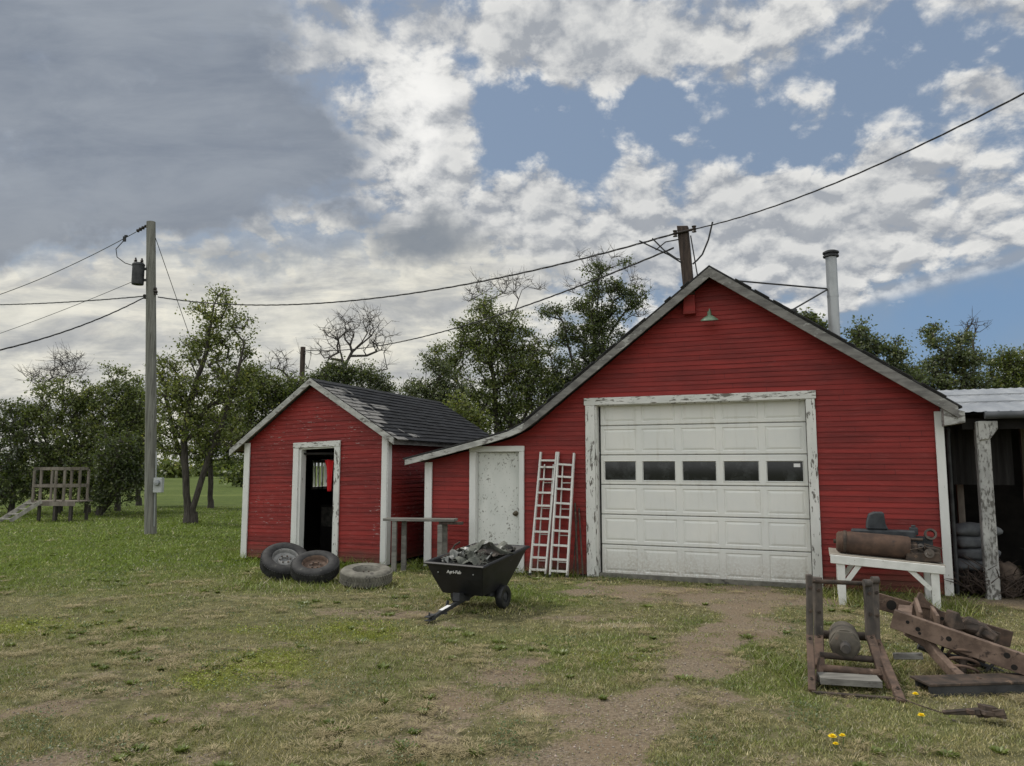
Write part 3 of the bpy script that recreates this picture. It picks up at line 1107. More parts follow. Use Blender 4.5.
def build_shed():
    g = thing('shed', 'small red shed with open doorway and patched black shingle roof', 'shed', SA, SR)
    W, DEP = 3.17, 5.4
    PR = [(-.30, 2.165), (1.55, 3.46), (3.40, 2.22)]
    wz = lambda u: profile_z(PR, u) - .09
    outline = [(0, .05), (W, .05), (W, wz(W)), (1.55, wz(1.55)), (0, wz(0))]
    hole = (1.20, 2.10, .05, 2.16)
    mb = MB()
    siding(mb, outline, [hole], lambda s, o, z: (s, -o, z), seed=13)
    siding(mb, [(0, .05), (DEP, .05), (DEP, wz(W)), (0, wz(W))], [], lambda s, o, z: (W + o, s, z), seed=14)
    siding(mb, [(0, .05), (DEP, .05), (DEP, wz(0)), (0, wz(0))], [(2.15, 2.75, 1.34, 1.92)], lambda s, o, z: (-o, s, z), seed=15)
    siding(mb, outline, [], lambda s, o, z: (s, DEP + o, z), seed=16)
    mb.warp(lean).build('wall', M['red_worn'], g)
    # inside lining
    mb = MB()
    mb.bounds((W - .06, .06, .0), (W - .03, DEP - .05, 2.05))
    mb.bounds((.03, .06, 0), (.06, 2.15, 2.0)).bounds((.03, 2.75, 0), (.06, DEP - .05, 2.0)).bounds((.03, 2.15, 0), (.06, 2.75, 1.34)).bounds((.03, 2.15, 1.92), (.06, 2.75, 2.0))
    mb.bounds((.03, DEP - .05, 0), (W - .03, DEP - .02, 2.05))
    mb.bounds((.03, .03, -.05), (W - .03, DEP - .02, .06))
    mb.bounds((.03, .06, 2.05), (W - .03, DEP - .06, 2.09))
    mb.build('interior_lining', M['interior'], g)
    wf = MB()
    wf.bounds((-.05, 2.12, 1.30), (.065, 2.16, 1.96)).bounds((-.05, 2.74, 1.30), (.065, 2.78, 1.96)).bounds((-.05, 2.16, 1.90), (.065, 2.74, 1.96)).bounds((-.05, 2.16, 1.30), (.065, 2.74, 1.36))
    for y in (2.29, 2.43, 2.58):
        wf.bounds((-.01, y - .016, 1.36), (.035, y + .016, 1.90))
    wf.build('window', M['white_trim'], g)
    cb = ((-.045, .085, wz(0) + .0), (W - .09, W + .04, wz(W) + .02))
    for u0, u1, t in cb:
        MB().bounds((u0, -.05, .03), (u1, -.018, t)).warp(lean).build('corner_board', M['white_clean'], g, bevel=.003)
    MB().bounds((W + .019, -.05, .03), (W + .045, .10, wz(W))).warp(lean).build('corner_board', M['white_clean'], g, bevel=.003)
    for a, b_, m in (((1.125, -.055, .02), (1.245, -.019, 2.125), 'white_clean'), ((2.055, -.055, .02), (2.175, -.019, 2.125), 'white_trim'), ((1.12, -.060, 2.127), (2.18, -.019, 2.235), 'white_trim_flat')):
        MB().bounds(a, b_).warp(lean).build('door_casing', M[m], g, bevel=.003)
    j = MB()
    j.bounds((1.20, -.016, .02), (1.29, .14, 2.12)).bounds((2.05, -.016, .02), (2.10, .14, 2.12)).bounds((1.292, -.016, 2.10), (2.048, .14, 2.18)).bounds((1.292, -.03, .0), (2.048, .14, .09))
    j.warp(lean).build('door_jamb', M['white_clean'], g)
    rf = MB()
    slab(rf, PR, -.16, DEP + .15, 0, .03)
    roof = rf.warp(lean).build('roof', M['grey_wood'], g)
    # shingle courses
    shb = MB()
    r = random.Random(9)
    for (a, za, b, zb) in ((1.55, 3.46, 3.46, 2.18), (1.55, 3.46, -.36, 2.12)):
        L = math.hypot(b - a, zb - za)
        n = int(L / .15)
        nx, nz = -(zb - za) / L, (b - a) / L
        if nz < 0:
            nx, nz = -nx, -nz
        for i in range(n):
            t0, t1 = i / n, (i + 1.12) / n
            y = -.185
            while y < DEP + .17:
                w = r.uniform(.26, .34)
                e = min(y + w - .006, DEP + .17)
                lift = .022 + r.uniform(0, .006)
                P = lambda t, h: (a + (b - a) * t + nx * h, za + (zb - za) * t + nz * h)
                p0, p1 = P(t0, .006), P(min(t1 + r.uniform(-.006, .006), 1.01), lift)
                q1 = P(min(t1, 1.01), .004)
                shb.add([(p0[0], y, p0[1]), (p0[0], e, p0[1]), (p1[0], e, p1[1]), (p1[0], y, p1[1]), (q1[0], y, q1[1]), (q1[0], e, q1[1])], [(0, 1, 2, 3), (3, 2, 5, 4)])
                y += w
    shb.warp(lean).build('shingles', M['shingle'], roof)
    for pr in ([(-.30, 2.165), (1.55, 3.46)], [(1.55, 3.46), (3.40, 2.22)]):
        b = MB()
        b.prism([(u, z) for u, z in pr] + [(u, z - .125) for u, z in reversed(pr)], (0, 1, 0), .028, (0, -.19, 0))
        b.warp(lean).build('rake_board', M['white_wood'], g, bevel=.003)
    ev = MB()
    ev.bounds((3.375, -.15, 2.10), (3.40, DEP + .12, 2.20))
    ev.warp(lean).build('eave_board', M['grey_wood'], g)
    return g


SHED = build_shed()


def sw(u, v, z):
    ca, sa = math.cos(SR), math.sin(SR)
    return Vector((SA.x + u * ca - v * sa, SA.y + u * sa + v * ca, z))


rc = thing('hanging_cloth', 'bright red cloth hanging inside the dark shed doorway', 'cloth', sw(1.74, .3, 1.34), SR)
b = MB()
pts = []
r = random.Random(2)
NU, NV = 9, 12
for j in range(NV):
    for i in range(NU):
        t, k = j / (NV - 1), i / (NU - 1)
        w = .24 * (1 - .62 * t)
        pts.append((-.13 + .10 * t + w * k + .012 * math.sin(k * 9 + t * 3), .05 * math.sin(k * 11 + 1.5 * t), .62 - .62 * t))
b.add(pts, [(j * NU + i, j * NU + i + 1, (j + 1) * NU + i + 1, (j + 1) * NU + i) for j in range(NV - 1) for i in range(NU - 1)])
o = b.build('cloth_sheet', M['red_cloth'], rc, smooth=True, angle=180)
sm = o.modifiers.new('thick', 'SOLIDIFY')
sm.thickness = .008
b = MB()
b.tube([(-.2, 0, .615), (.22, 0, .615)], .008, 6).tube([(.02, 0, .61), (.02, .0, .80)], .006, 6)
b.build('hook_rail', M['black_iron'], rc)

# things in the dark of the shed
bx = thing('tool_chest', 'dark cabinet standing inside the shed behind the doorway', 'cabinet', sw(1.05, 1.6, .06), SR)
MB().bounds((-.25, -.2, 0), (.25, .2, .95)).build('carcass', M['interior'], bx, bevel=.01)
MB().bounds((-.22, -.215, .5), (.22, -.203, .9)).build('door', M['scrap_dark'], bx)


# ------------------------------------------------------------------ the open shed on the right
def build_open_shed():
    o0 = gw(8.62, .12, 0)
    g = thing('open_shed', 'open pole shed with tin roof and one peeling white post', 'shed', o0, GR)
    LEN, DEP = 7.0, 4.2
    z0, z1 = 2.60, 3.30
    rf = MB()
    n = 46
    for i in range(n * 3):
        a, b = i / (n * 3) * LEN, (i + 1) / (n * 3) * LEN
        ha = (.012 if i % 3 == 1 else 0.0)
        hb = (.012 if (i + 1) % 3 == 1 else 0.0)
        rf.add([(a - .05, -.12, z0 + ha), (b - .05, -.12, z0 + hb), (b - .05, DEP, z1 + hb), (a - .05, DEP, z1 + ha)], [(0, 1, 2, 3)])
    for k, yv in enumerate((1.3, 2.7)):
        rf.bounds((-.06, yv, z0 + (z1 - z0) * (yv + .12) / (DEP + .12) + .013), (LEN - .06, yv + .025, z0 + (z1 - z0) * (yv + .12) / (DEP + .12) + .028))
    rf.build('roof', M['roof_tin'], g)
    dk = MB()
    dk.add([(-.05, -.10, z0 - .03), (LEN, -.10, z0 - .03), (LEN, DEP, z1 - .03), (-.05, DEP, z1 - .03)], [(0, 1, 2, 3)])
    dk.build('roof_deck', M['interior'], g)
    gt = MB()
    gt.tube([(.28, -.16, z0 - .05), (LEN, -.16, z0 - .05)], .055, 10)
    gt.build('gutter', M['gutter'], g, smooth=True)
    bm = MB()
    bm.bounds((.02, .02, 2.36), (LEN, .14, 2.52))
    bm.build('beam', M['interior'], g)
    for u, m in ((.26, 'white_trim'), (3.4, 'white_trim')):
        p = MB()
        p.bounds((u - .085, -.09, -.05), (u + .085, .10, 2.47))
        po = p.build('post', M['post_paint'], g, bevel=.012)
        k = MB()
        k.prism([(0, 2.47), (.24, 2.47), (.24, 2.36), (.14, 2.22), (0, 2.20)], (0, 1, 0), .12, (u - .06, -.122, 0))
        k.build('corbel', M['post_paint'], po, bevel=.006)
    wl = MB()
    for i in range(int(DEP / .1)):
        pass
    wl.bounds((-.02, DEP - .06, 0), (LEN, DEP, 3.2)).bounds((LEN - .05, .2, 0), (LEN, DEP - .08, 2.5))
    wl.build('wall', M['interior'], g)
    # tin hung behind the post bay, its shade put into a dark colour
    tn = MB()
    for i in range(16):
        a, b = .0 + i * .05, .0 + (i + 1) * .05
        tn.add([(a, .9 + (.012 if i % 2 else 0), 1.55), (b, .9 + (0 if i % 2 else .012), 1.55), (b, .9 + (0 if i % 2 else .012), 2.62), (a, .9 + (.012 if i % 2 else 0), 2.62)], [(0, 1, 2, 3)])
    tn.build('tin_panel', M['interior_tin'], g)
    dp = MB()
    dp.tube([(-.17, -.10, 2.38), (-.17, -.02, 2.28), (-.17, -.02, .02)], .028, 8)
    dp.build('downpipe', M['black_iron'], g, smooth=True)
    st = MB()
    st.bounds((.10, 1.3, .0), (.19, 1.4, 2.5)).bounds((1.2, 2.2, 0), (1.3, 2.3, 2.6))
    st.build('stud', M['play_wood'], g)
    return g


M['post_paint'] = speckled('flaking_white_post', (.31, .31, .30), (.47, .47, .45), 5, .8, (1, 1, .5), (.12, .115, .105), (.48, .62), 24, (1.5, 1.5, .55), bd=.008)
build_open_shed()


def pillow(mb, c, size, rz, seed, rough=.12):
    """A sagging stuffed sack: superellipsoid with lumps."""
    r = random.Random(seed)
    ph = [r.uniform(0, 6.3) for _ in range(6)]
    n, m = 20, 12
    ca, sa = math.cos(rz), math.sin(rz)
    b = len(mb.v)
    for j in range(m + 1):
        th = -math.pi / 2 + math.pi * j / m
        for i in range(n):
            a = 2 * math.pi * i / n
            ce = lambda t, e: math.copysign(abs(t) ** e, t)
            x = ce(math.cos(th), .7) * ce(math.cos(a), .55)
            y = ce(math.cos(th), .7) * ce(math.sin(a), .55)
            z = ce(math.sin(th), .8)
            k = 1 + rough * (math.sin(3 * a + ph[0]) * .4 + math.sin(5 * x * 2 + ph[1]) * .4 + math.sin(4 * y + 3 * z + ph[2]) * .5)
            x, y, z = x * size[0] / 2 * k, y * size[1] / 2 * k, z * size[2] / 2 * (1 + rough * .8 * math.sin(6 * x + ph[3]) * math.cos(5 * y + ph[4]))
            mb.v.append(Vector((c[0] + x * ca - y * sa, c[1] + x * sa + y * ca, c[2] + z)))
    for j in range(m):
        for i in range(n):
            p, q = b + j * n + i, b + j * n + (i + 1) % n
            mb.f.append((p, q, q + n, p + n))
    return mb


for i, (z, dx, lab) in enumerate(((.40, .0, 'lowest grey white sack of the pile in the open shed'), (.56, .03, 'second grey white sack up in the open shed pile'), (.73, -.02, 'third grey white sack up in the open shed pile'), (.90, .02, 'topmost grey white sack of the open shed pile'))):
    q = gw(8.76 + dx, .62, z)
    b = pillow(MB(), (0, 0, 0), (.62, .5, .20), GR + .1 * i, 30 + i)
    o = b.build('sack', M['sack'], None, smooth=True, angle=180)
    o.location = q
    tag(o, lab, 'sack', 'sacks piled in the open shed')
pd = thing('pallet', 'dark low wooden stand under the sacks in the open shed', 'stand', gw(8.76, .62, 0), GR)
MB().bounds((-.32, -.3, .22), (.32, .3, .29)).build('deck', M['interior'], pd)
for x in (-.28, .28):
    for y in (-.25, .25):
        MB().bounds((x - .04, y - .04, -.02), (x + .04, y + .04, .218)).build('leg', M['interior'], pd)
q = gw(9.10, .42, .22)
o = pillow(MB(), (0, 0, 0), (.30, .34, .50), .3, 77).build('burlap_sack', M['burlap'], None, smooth=True, angle=180)
o.location = q
tag(o, 'brown bulging burlap sack on the ground beside the white shed post', 'sack')

# brush and dry sticks at the shed mouth
br = MB()
r = random.Random(4)
for i in range(170):
    a = r.uniform(0, 6.28)
    c = gw(8.55 + r.uniform(-.05, .75), r.uniform(.05, .5), 0)
    L = r.uniform(.25, .65)
    d = Vector((math.cos(a), math.sin(a) * .7, r.uniform(.1, .75)))
    p = c + Vector((0, 0, r.uniform(0, .22)))
    br.tube([p, p + d * L * .5 + Vector((0, 0, .03)), p + d * L], [.009, .007, .003], 5)
o = br.build('brush_pile', M['dark_wood'], None)
tag(o, 'tangle of dry grey sticks heaped at the mouth of the open shed', 'brush pile', kind='stuff')
wt = thing('bucket', 'tilted white plastic bucket in the dark of the open shed', 'bucket', gw(9.62, .5, .62), GR)
MB().lathe([(0, 0), (.10, 0), (.125, .3), (.132, .3), (.132, .32), (.12, .32), (.11, .03), (0, .03)], 18, Matrix.Rotation(R(25), 4, 'Y')).build('pail', M['white_clean'], wt, smooth=True)
cr = thing('storage_crate', 'dark wooden crate under the white bucket in the open shed', 'crate', gw(9.66, .5, 0), GR)
for z in (.05, .22, .39, .53):
    MB().bounds((-.3, -.22, z), (.3, -.20, z + .13)).build('slat', M['interior'], cr)
MB().bounds((-.3, -.195, 0), (-.27, .2, .65)).bounds((.27, -.195, 0), (.3, .2, .65)).bounds((-.265, .18, 0), (.265, .2, .65)).bounds((-.265, -.195, .57), (.265, .175, .6)).build('frame', M['interior'], cr)


# ------------------------------------------------------------------ tyres
def make_tyre(name, label, rad, wid, m_rub, m_rim, rim_in=.55, dusty=False):
    t = thing(name, label, 'tyre', group='old tyres dumped by the small shed')
    h = wid / 2
    rr = rad * rim_in
    prof = [(rr, -h * .72), (rr * 1.08, -h * .92), (rad * .80, -h), (rad * .93, -h * .88), (rad * .985, -h * .70), (rad, -h * .5), (rad, h * .5), (rad * .985, h * .70), (rad * .93, h * .88), (rad * .80, h), (rr * 1.08, h * .92), (rr, h * .72), (rr * .97, h * .3), (rr * .97, -h * .3)]
    b = MB().lathe(prof, 56, closed=True)
    b.build('tyre_body', m_rub, t, smooth=True, angle=50)
    tr = MB()
    for k in range(56):
        a = 2 * math.pi * k / 56
        for sgn in (-1, 1):
            c = Vector((math.cos(a + sgn * .02) * (rad + .001), math.sin(a + sgn * .02) * (rad + .001), sgn * h * .36))
            tr.box(c, (.018, rad * .072, h * .55), Matrix.Rotation(a, 3, 'Z') @ Matrix.Rotation(sgn * .35, 3, 'X'))
    tr.build('tread', m_rub, t)
    rm = MB()
    rm.lathe([(rr * 1.03, h * .74), (rr * 1.0, h * .80), (rr * .93, h * .70), (rr * .88, h * .25), (rr * .62, h * .10), (rr * .5, h * .30), (rr * .30, h * .34), (rr * .26, h * .10), (rr * .1, h * .08), (0, h * .08)], 32)
    rm.lathe([(rr * 1.03, -h * .74), (rr * .93, -h * .70), (rr * .88, -h * .25), (rr * .62, h * .05)], 32)
    rim = rm.build('rim', m_rim, t, smooth=True)
    for k in range(6):
        a = 2 * math.pi * k / 6
        MB().lathe([(0, 0), (rr * .07, 0), (rr * .07, h * .12), (0, h * .12)], 6, Matrix.Translation((math.cos(a) * rr * .40, math.sin(a) * rr * .40, h * .32))).build('wheel_nut', M['rust_dark'], rim)
    return t


t1 = make_tyre('tyre', 'black tyre with dull steel rim leaning up behind another tyre', .38, .25, M['rubber'], M['rim_silver'])
t2 = make_tyre('tyre', 'black tyre with rusty rim resting tilted against the leaning one', .37, .24, M['rubber'], M['rust'])
t3 = make_tyre('tyre', 'faded grey brown tyre lying flat alone on the grass', .395, .235, M['rubber_dusty'], M['rubber_dusty'], .5)


def set_tilt(t, loc, axis_dir):
    """axis_dir: where the wheel's axle points."""
    t.location = loc
    t.rotation_euler = Vector(axis_dir).to_track_quat('Z', 'Y').to_euler()


set_tilt(t1, (-3.76, 12.66, .265), (.24, -.50, .83))
set_tilt(t2, (-3.15, 12.26, .225), (.06, -.40, .91))
set_tilt(t3, (-2.27, 11.93, .14), (.03, -.13, .99))


# ------------------------------------------------------------------ dump cart
def build_cart():
    fw = Vector((.86, 1.60, 0)).normalized()          # from hitch to tail
    ang = math.atan2(fw.y, fw.x)
    rim_fr = Vector((-.353, 9.33, 0))
    rim_fl = Vector((-1.10, 9.81, 0))
    c = (rim_fr + rim_fl) / 2
    t = thing('dump_cart', 'black poly dump cart heaped with scrap on the grass', 'cart', (c.x, c.y, 0), ang)
    # local x runs to the tail, y to the left
    W = .42
    rings = []
    # outline rings: bottom, mid, top  (x, y, z)
    def ring(pts):
        return [Vector(p) for p in pts]
    L = 1.22
    top = ring([(0, W, .63), (0, -W, .62), (L, -W * .98, .755), (L, W * .98, .755)])
    bot = ring([(.20, W * .72, .215), (.20, -W * .72, .215), (.84, -W * .70, .25), (.84, W * .70, .25)])
    step = ring([(.075, W * .88, .43), (.075, -W * .88, .43), (1.04, -W * .86, .50), (1.04, W * .86, .50)])
    b = MB()
    n = 4
    lip = [p + Vector(((-.03 if p.x < .5 else .03), (.03 if p.y > 0 else -.03), -.004)) for p in top]
    lip2 = [p + Vector((0, 0, -.032)) for p in lip]
    inn = [p + Vector(((.02 if p.x < .5 else -.02), (-.02 if p.y > 0 else .02), 0)) for p in top]
    ins = [p * 1.0 + Vector(((.03 if p.x < .5 else -.03), (-.03 if p.y > 0 else .03), .02)) for p in bot]
    allr = [bot, step, [p + Vector((0, 0, -.03)) for p in top], lip2, lip, inn, ins]
    vs = [p for r_ in allr for p in r_]
    fs = []
    for i in range(len(allr) - 1):
        for k in range(4):
            fs.append((i * 4 + k, i * 4 + (k + 1) % 4, (i + 1) * 4 + (k + 1) % 4, (i + 1) * 4 + k))
    fs.append((0, 1, 2, 3))
    fs.append(tuple((len(allr) - 1) * 4 + k for k in range(4)))
    b.add(vs, fs)
    b.build('tub', M['black_poly'], t, bevel=.012)
    rb = MB()
    rb.tube([(.10, -W * .90, .50), (1.0, -W * .86, .545)], .010, 6).tube([(.10, W * .90, .50), (1.0, W * .86, .545)], .010, 6)
    rb.build('tub_rib', M['black_poly'], t)
    fr = MB()
    fr.beam((.10, 0, .22), (1.0, 0, .21), .06, .05)
    fr.beam((.45, -.25, .20), (.95, -.25, .21), .04, .04).beam((.45, .25, .20), (.95, .25, .21), .04, .04)
    fr.tube([(.66, -.36, .15), (.66, .36, .15)], .016, 8)
    fr.beam((.66, -.25, .145), (.66, -.25, .21), .05, .04).beam((.66, .25, .145), (.66, .25, .21), .05, .04)
    fr.prism([(.05, .16), (.30, .13), (.34, .208), (.16, .208), (.06, .26)], (0, 1, 0), .10, (0, -.05, 0))
    fr.build('chassis', M['black_iron'], t)
    hb = MB()
    hb.beam((.62, 0, .21), (-.30, 0, .075), .05, .045).beam((-.30, 0, .075), (-.50, 0, .035), .045, .04)
    hb.beam((-.44, .0, .03), (-.58, .0, .03), .075, .012).beam((-.44, .0, .085), (-.58, .0, .07), .075, .012)
    hb.tube([(-.53, 0, .0), (-.53, 0, .12)], .010, 8)
    br_ = hb.build('tow_bar', M['black_iron'], t, bevel=.003)
    wl = MB()
    wl.beam((-.10, -.0, .132), (-.29, -.0, .104), .052, .004)
    wl.build('warning_sticker', M['white_mark'], br_)
    sd = MB()
    sd.beam((-.02, .07, .17), (-.08, .07, .02), .012, .05, (1, 0, 0)).beam((-.10, .03, .03), (-.10, .11, .03), .02, .02)
    sd.build('stand', M['black_iron'], t)
    for sgn in (-1, 1):
        m = Matrix.Translation((.66, sgn * .34, .15)) @ Matrix.Scale(.78, 4) @ Matrix.Rotation(R(90), 4, 'X')
        w = MB().lathe([(.09, -.05), (.13, -.062), (.172, -.058), (.192, -.035), (.195, 0), (.192, .035), (.172, .058), (.13, .062), (.09, .05)], 32, m, closed=True)
        wh = w.build('wheel', M['black_poly'], t, smooth=True)
        h = MB().lathe([(.0, -.045), (.05, -.045), (.06, -.03), (.095, -.03), (.095, .03), (.06, .03), (.05, .045), (0, .045)], 24, m)
        h.build('rim', M['black_iron'], wh, smooth=True)
    # lettering on the front of the tub
    cu = bpy.data.curves.new('lettering', 'FONT')
    cu.body = 'Agri-Fab'
    cu.size = .062
    cu.shear = .35
    cu.offset = .0014
    cu.align_x = 'CENTER'
    cu.extrude = .002
    cu.materials.append(M['white_mark'])
    tmp = bpy.data.objects.new('lettering', cu)
    lt = bpy.data.objects.new('lettering', bpy.data.meshes.new_from_object(tmp))
    bpy.data.objects.remove(tmp)
    col.objects.link(lt)
    lt.parent = t
    # the front face runs from (0,.60) to (.055,.475)
    e1 = Vector((0, -1, 0))
    e2 = Vector((-.075, 0, .17)).normalized()
    e3 = e1.cross(e2)
    lt.matrix_local = Matrix.Translation(Vector((.045, .02, .505)) + e3 * .016) @ Matrix((e1, e2, e3)).transposed().to_4x4()
    for y in (-.2, .2):
        MB().lathe([(0, 0), (.009, 0), (.009, .006), (0, .007)], 8, Matrix.Translation((.040, y * 1.3, .5)) @ Matrix.Rotation(R(-90), 4, 'Y')).build('bolt', M['galv'], t)
    return t, ang


CART, CANG = build_cart()


def cw(x, y, z):
    ca, sa = math.cos(CANG), math.sin(CANG)
    return CART.location + Vector((x * ca - y * sa, x * sa + y * ca, z))


def crumple(size, seed, amp=.4, n=14):
    """A crumpled sheet of tarp or tin, thick enough to hold."""
    r = random.Random(seed)
    ph = [(r.uniform(2, 6), r.uniform(2, 6), r.uniform(0, 6.3), r.uniform(.4, 1)) for _ in range(6)]
    b = MB()
    vs = []
    for j in range(n):
        for i in range(n):
            x, y = i / (n - 1) - .5, j / (n - 1) - .5
            z = sum(a * math.sin(p * x * 2 + q * y * 2 + s_) for p, q, s_, a in ph) / 4
            z = z + .5 * abs(math.sin(x * 7 + seed)) * r.uniform(.2, .8) - 1.2 * (x * x + y * y)
            vs.append((x * size[0] * (1 + .2 * r.uniform(-1, 1) * (abs(x) > .4)), y * size[1] * (1 + .2 * r.uniform(-1, 1) * (abs(y) > .4)), z * size[2] * amp + r.uniform(-.012, .012)))
    b.add(vs, [(j * n + i, j * n + i + 1, (j + 1) * n + i + 1, (j + 1) * n + i) for j in range(n - 1) for i in range(n - 1)])
    return b


fill = pillow(MB(), (0, 0, 0), (.86, .60, .26), 0, 5, .15).build('dirt_heap', M['scrap_dark'], None, smooth=True, angle=180)
fill.location = cw(.60, 0, .54)
fill.rotation_euler = (0, -.08, CANG)
tag(fill, 'dark heap of dirt and rags filling the tub of the black cart', 'heap', kind='thing')
scraps = [
    ('tarp_scrap', 'large crumpled grey green tarp on top of the cart load', (.66, .52, .16), (.72, .02, .705), 'scrap_cloth', 1),
    ('metal_scrap', 'pale bent metal sheet at the left of the cart load', (.30, .26, .17), (.36, .20, .655), 'scrap_pale', 2),
    ('plastic_scrap', 'whitish crumpled plastic in the middle of the cart load', (.17, .16, .13), (.50, .10, .71), 'white_clean', 3),
    ('rag_scrap', 'dark rag draped at the tail of the cart load', (.40, .48, .12), (.96, -.03, .69), 'scrap_dark', 4),
    ('foil_scrap', 'grey crumpled scrap near the front lip of the cart', (.26, .40, .08), (.31, -.06, .64), 'scrap_cloth', 6),
    ('strip_scrap', 'ragged grey strip at the right of the cart load', (.42, .20, .12), (.62, -.22, .665), 'rust_iron', 8),
]
scraps += [
    ('tin_scrap', 'small crushed bright tin near the left rim of the cart load', (.13, .12, .09), (.22, .24, .65), 'scrap_pale', 11),
    ('rag_scrap', 'small greenish rag at the centre front of the cart load', (.20, .16, .10), (.40, -.02, .70), 'scrap_cloth', 12),
    ('tin_scrap', 'small dull tin scrap toward the right rim of the cart load', (.16, .12, .08), (.46, -.16, .675), 'scrap_cloth', 13),
    ('rag_scrap', 'dark small rag near the back left of the cart load', (.22, .18, .10), (.78, .20, .72), 'rust_iron', 14),
]
for nm, lab, size, loc, m, sd_ in scraps:
    o = crumple(size, sd_, .85, 16).build(nm, M[m], None, smooth=True, angle=55)
    sm = o.modifiers.new('thick', 'SOLIDIFY')
    sm.thickness = .006
    o.location = cw(*loc)
    o.rotation_euler = (random.uniform(-.4, .4), random.uniform(-.4, .4), CANG + random.uniform(-1, 1))
    tag(o, lab, 'scrap', 'scraps heaped in the black cart')
for i, (p, q, rr_, lab) in enumerate((((.15, .30, .66), (.70, .10, .76), .012, 'thin bent rod across the left of the cart load'), ((.30, -.30, .66), (.95, -.10, .72), .010, 'thin rod lying along the right of the cart load'), ((.42, .33, .70), (.46, .20, .84), .012, 'short rod end poking up from the cart load'))):
    o = MB().tube([cw(*p), (cw(*p) + cw(*q)) / 2 + Vector((0, 0, .03)), cw(*q)], rr_, 6).build('scrap_rod', M['scrap_pale' if i == 1 else 'rust_dark'], None)
    tag(o, lab, 'rod', 'scraps heaped in the black cart')

# ------------------------------------------------------------------ trestle between the two buildings
tb = thing('trestle_bench', 'rough grey plank bench standing between the two red buildings', 'bench', (-1.45, 13.33, 0), R(-9))
z = .875
MB().bounds((-.80, -.14, z), (.48, .14, z + .045)).build('plank_top', M['plank_wood'], tb, bevel=.004)
MB().bounds((.20, -.11, z - .05), (.62, -.03, z - .003)).build('cross_piece', M['dark_wood'], tb, bevel=.003)
for x, y in ((-.60, -.09), (-.48, .09), (.22, -.09), (.26, .10)):
    MB().bounds((x - .04, y - .035, -.03), (x + .04, y + .035, z - .002 if x < .2 else z - .052)).build('leg', M['plank_wood'], tb, bevel=.004)


# ------------------------------------------------------------------ ladders
def build_ladder(label, foot_l, foot_r, head_l, head_r, zs):
    """Old aluminium step ladder folded flat and leaned on the wall."""
    fl, fr, hl, hr = (Vector(p) for p in (foot_l, foot_r, head_l, head_r))
    base = (fl + fr) / 2
    t = thing('step_ladder', label, 'ladder', base, 0, 'folded ladders leaning on the garage')
    fl, fr, hl, hr = fl - base, fr - base, hl - base, hr - base
    out = (hl - fl).cross(fr - fl).normalized()
    if out.y > 0:
        out = -out
    for a, b_ in ((fl, hl), (fr, hr)):
        m = MB().beam(a, b_, .030, .060, out)
        r_ = m.build('rail', M['alu'], t, bevel=.003)
        ft = MB().beam(a + (b_ - a) * -.002, a + (b_ - a) * .022, .03, .064, out)
        ft.build('foot', M['rubber'], r_)
    H = (hl - fl).length
    for f in zs:
        p, q = fl + (hl - fl) * f, fr + (hr - fr) * f
        m = MB().beam(p + (q - p) * .05, q - (q - p) * .05, .062, .032, (0, 0, 1))
        m.build('rung', M['alu'], t, bevel=.002)
    # rear frame lies close behind
    back = -out * .10
    e = (fr - fl)
    for k in (.28, .86):
        a = fl + e * k + back * 1.3 + (hl - fl) * .03
        b_ = fl + e * k + (hl - fl) * .90 + back * .35
        MB().beam(a, b_, .018, .03, out).build('rear_rail', M['alu'], t)
    for f in (.12, .33, .54, .75):
        a = fl + e * .28 + back * (1.3 - f) + (hl - fl) * f
        MB().tube([a, a + e * .58], .009, 6).build('rear_rung', M['alu'], t)
    return t


def facade_pt(px, py, off):
    """The point where the view ray through a pixel meets the plane off in front of the garage."""
    d = ray(px, py)
    n = Vector((math.sin(GR), -math.cos(GR), 0))
    o_ = Vector((0, 0, CAM_H))
    k = ((GA + n * off) - o_).dot(n) / d.dot(n)
    return o_ + d * k


zsL = [.05, .145, .245, .35, .455, .56, .665, .775, .875, .93]
build_ladder('left of two weathered folded ladders leaning between the white doors', facade_pt(530, 574, .30).xy.to_3d(), facade_pt(545.5, 579, .30).xy.to_3d(),
             facade_pt(541, 452, .055), facade_pt(556.8, 452, .055), zsL)
build_ladder('right of two weathered folded ladders leaning nearest the overhead door', facade_pt(550, 580, .34).xy.to_3d(), facade_pt(567, 581, .34).xy.to_3d(),
             facade_pt(558.5, 452, .06), facade_pt(574.2, 453, .06), [.05, .14, .25, .365, .475, .585, .70, .80, .90])
for i, (x0, x1, top, rr_, lab) in enumerate(((578, 575, 503, .017, 'tallest dark iron pipe leaning beside the right ladder'), (583, 579, 508, .014, 'dark iron rod leaning closest to the overhead door casing'), (573, 577, 520, .012, 'thin rusty rod leaning just behind the right ladder'))):
    a, b_ = facade_pt(x0, 577, .22), facade_pt(x1, top, .04)
    a.z = 0
    o = MB().tube([a, b_], rr_, 8).build('iron_pipe', M['rust_dark'], None, smooth=True)
    tag(o, lab, 'pipe', 'iron rods leaning by the ladders')


# ------------------------------------------------------------------ white bench and what lies on it
BO = Vector((4.29, 10.25, 0))
bn_ = thing('work_bench', 'sagging white painted work bench against the red garage wall', 'bench', BO, GR)
LB, DB = 1.30, .80


def tz(x):
    return .655 - .085 * x / LB


def tilt(p):
    return Vector((p.x, p.y, p.z - .085 * p.x / LB * min(1, max(0, p.z / .6))))


def wb(name, a, b_, m='white_paint', bv=.004):
    return MB().bounds(a, b_).warp(tilt).build(name, M[m], bn_, bevel=bv)


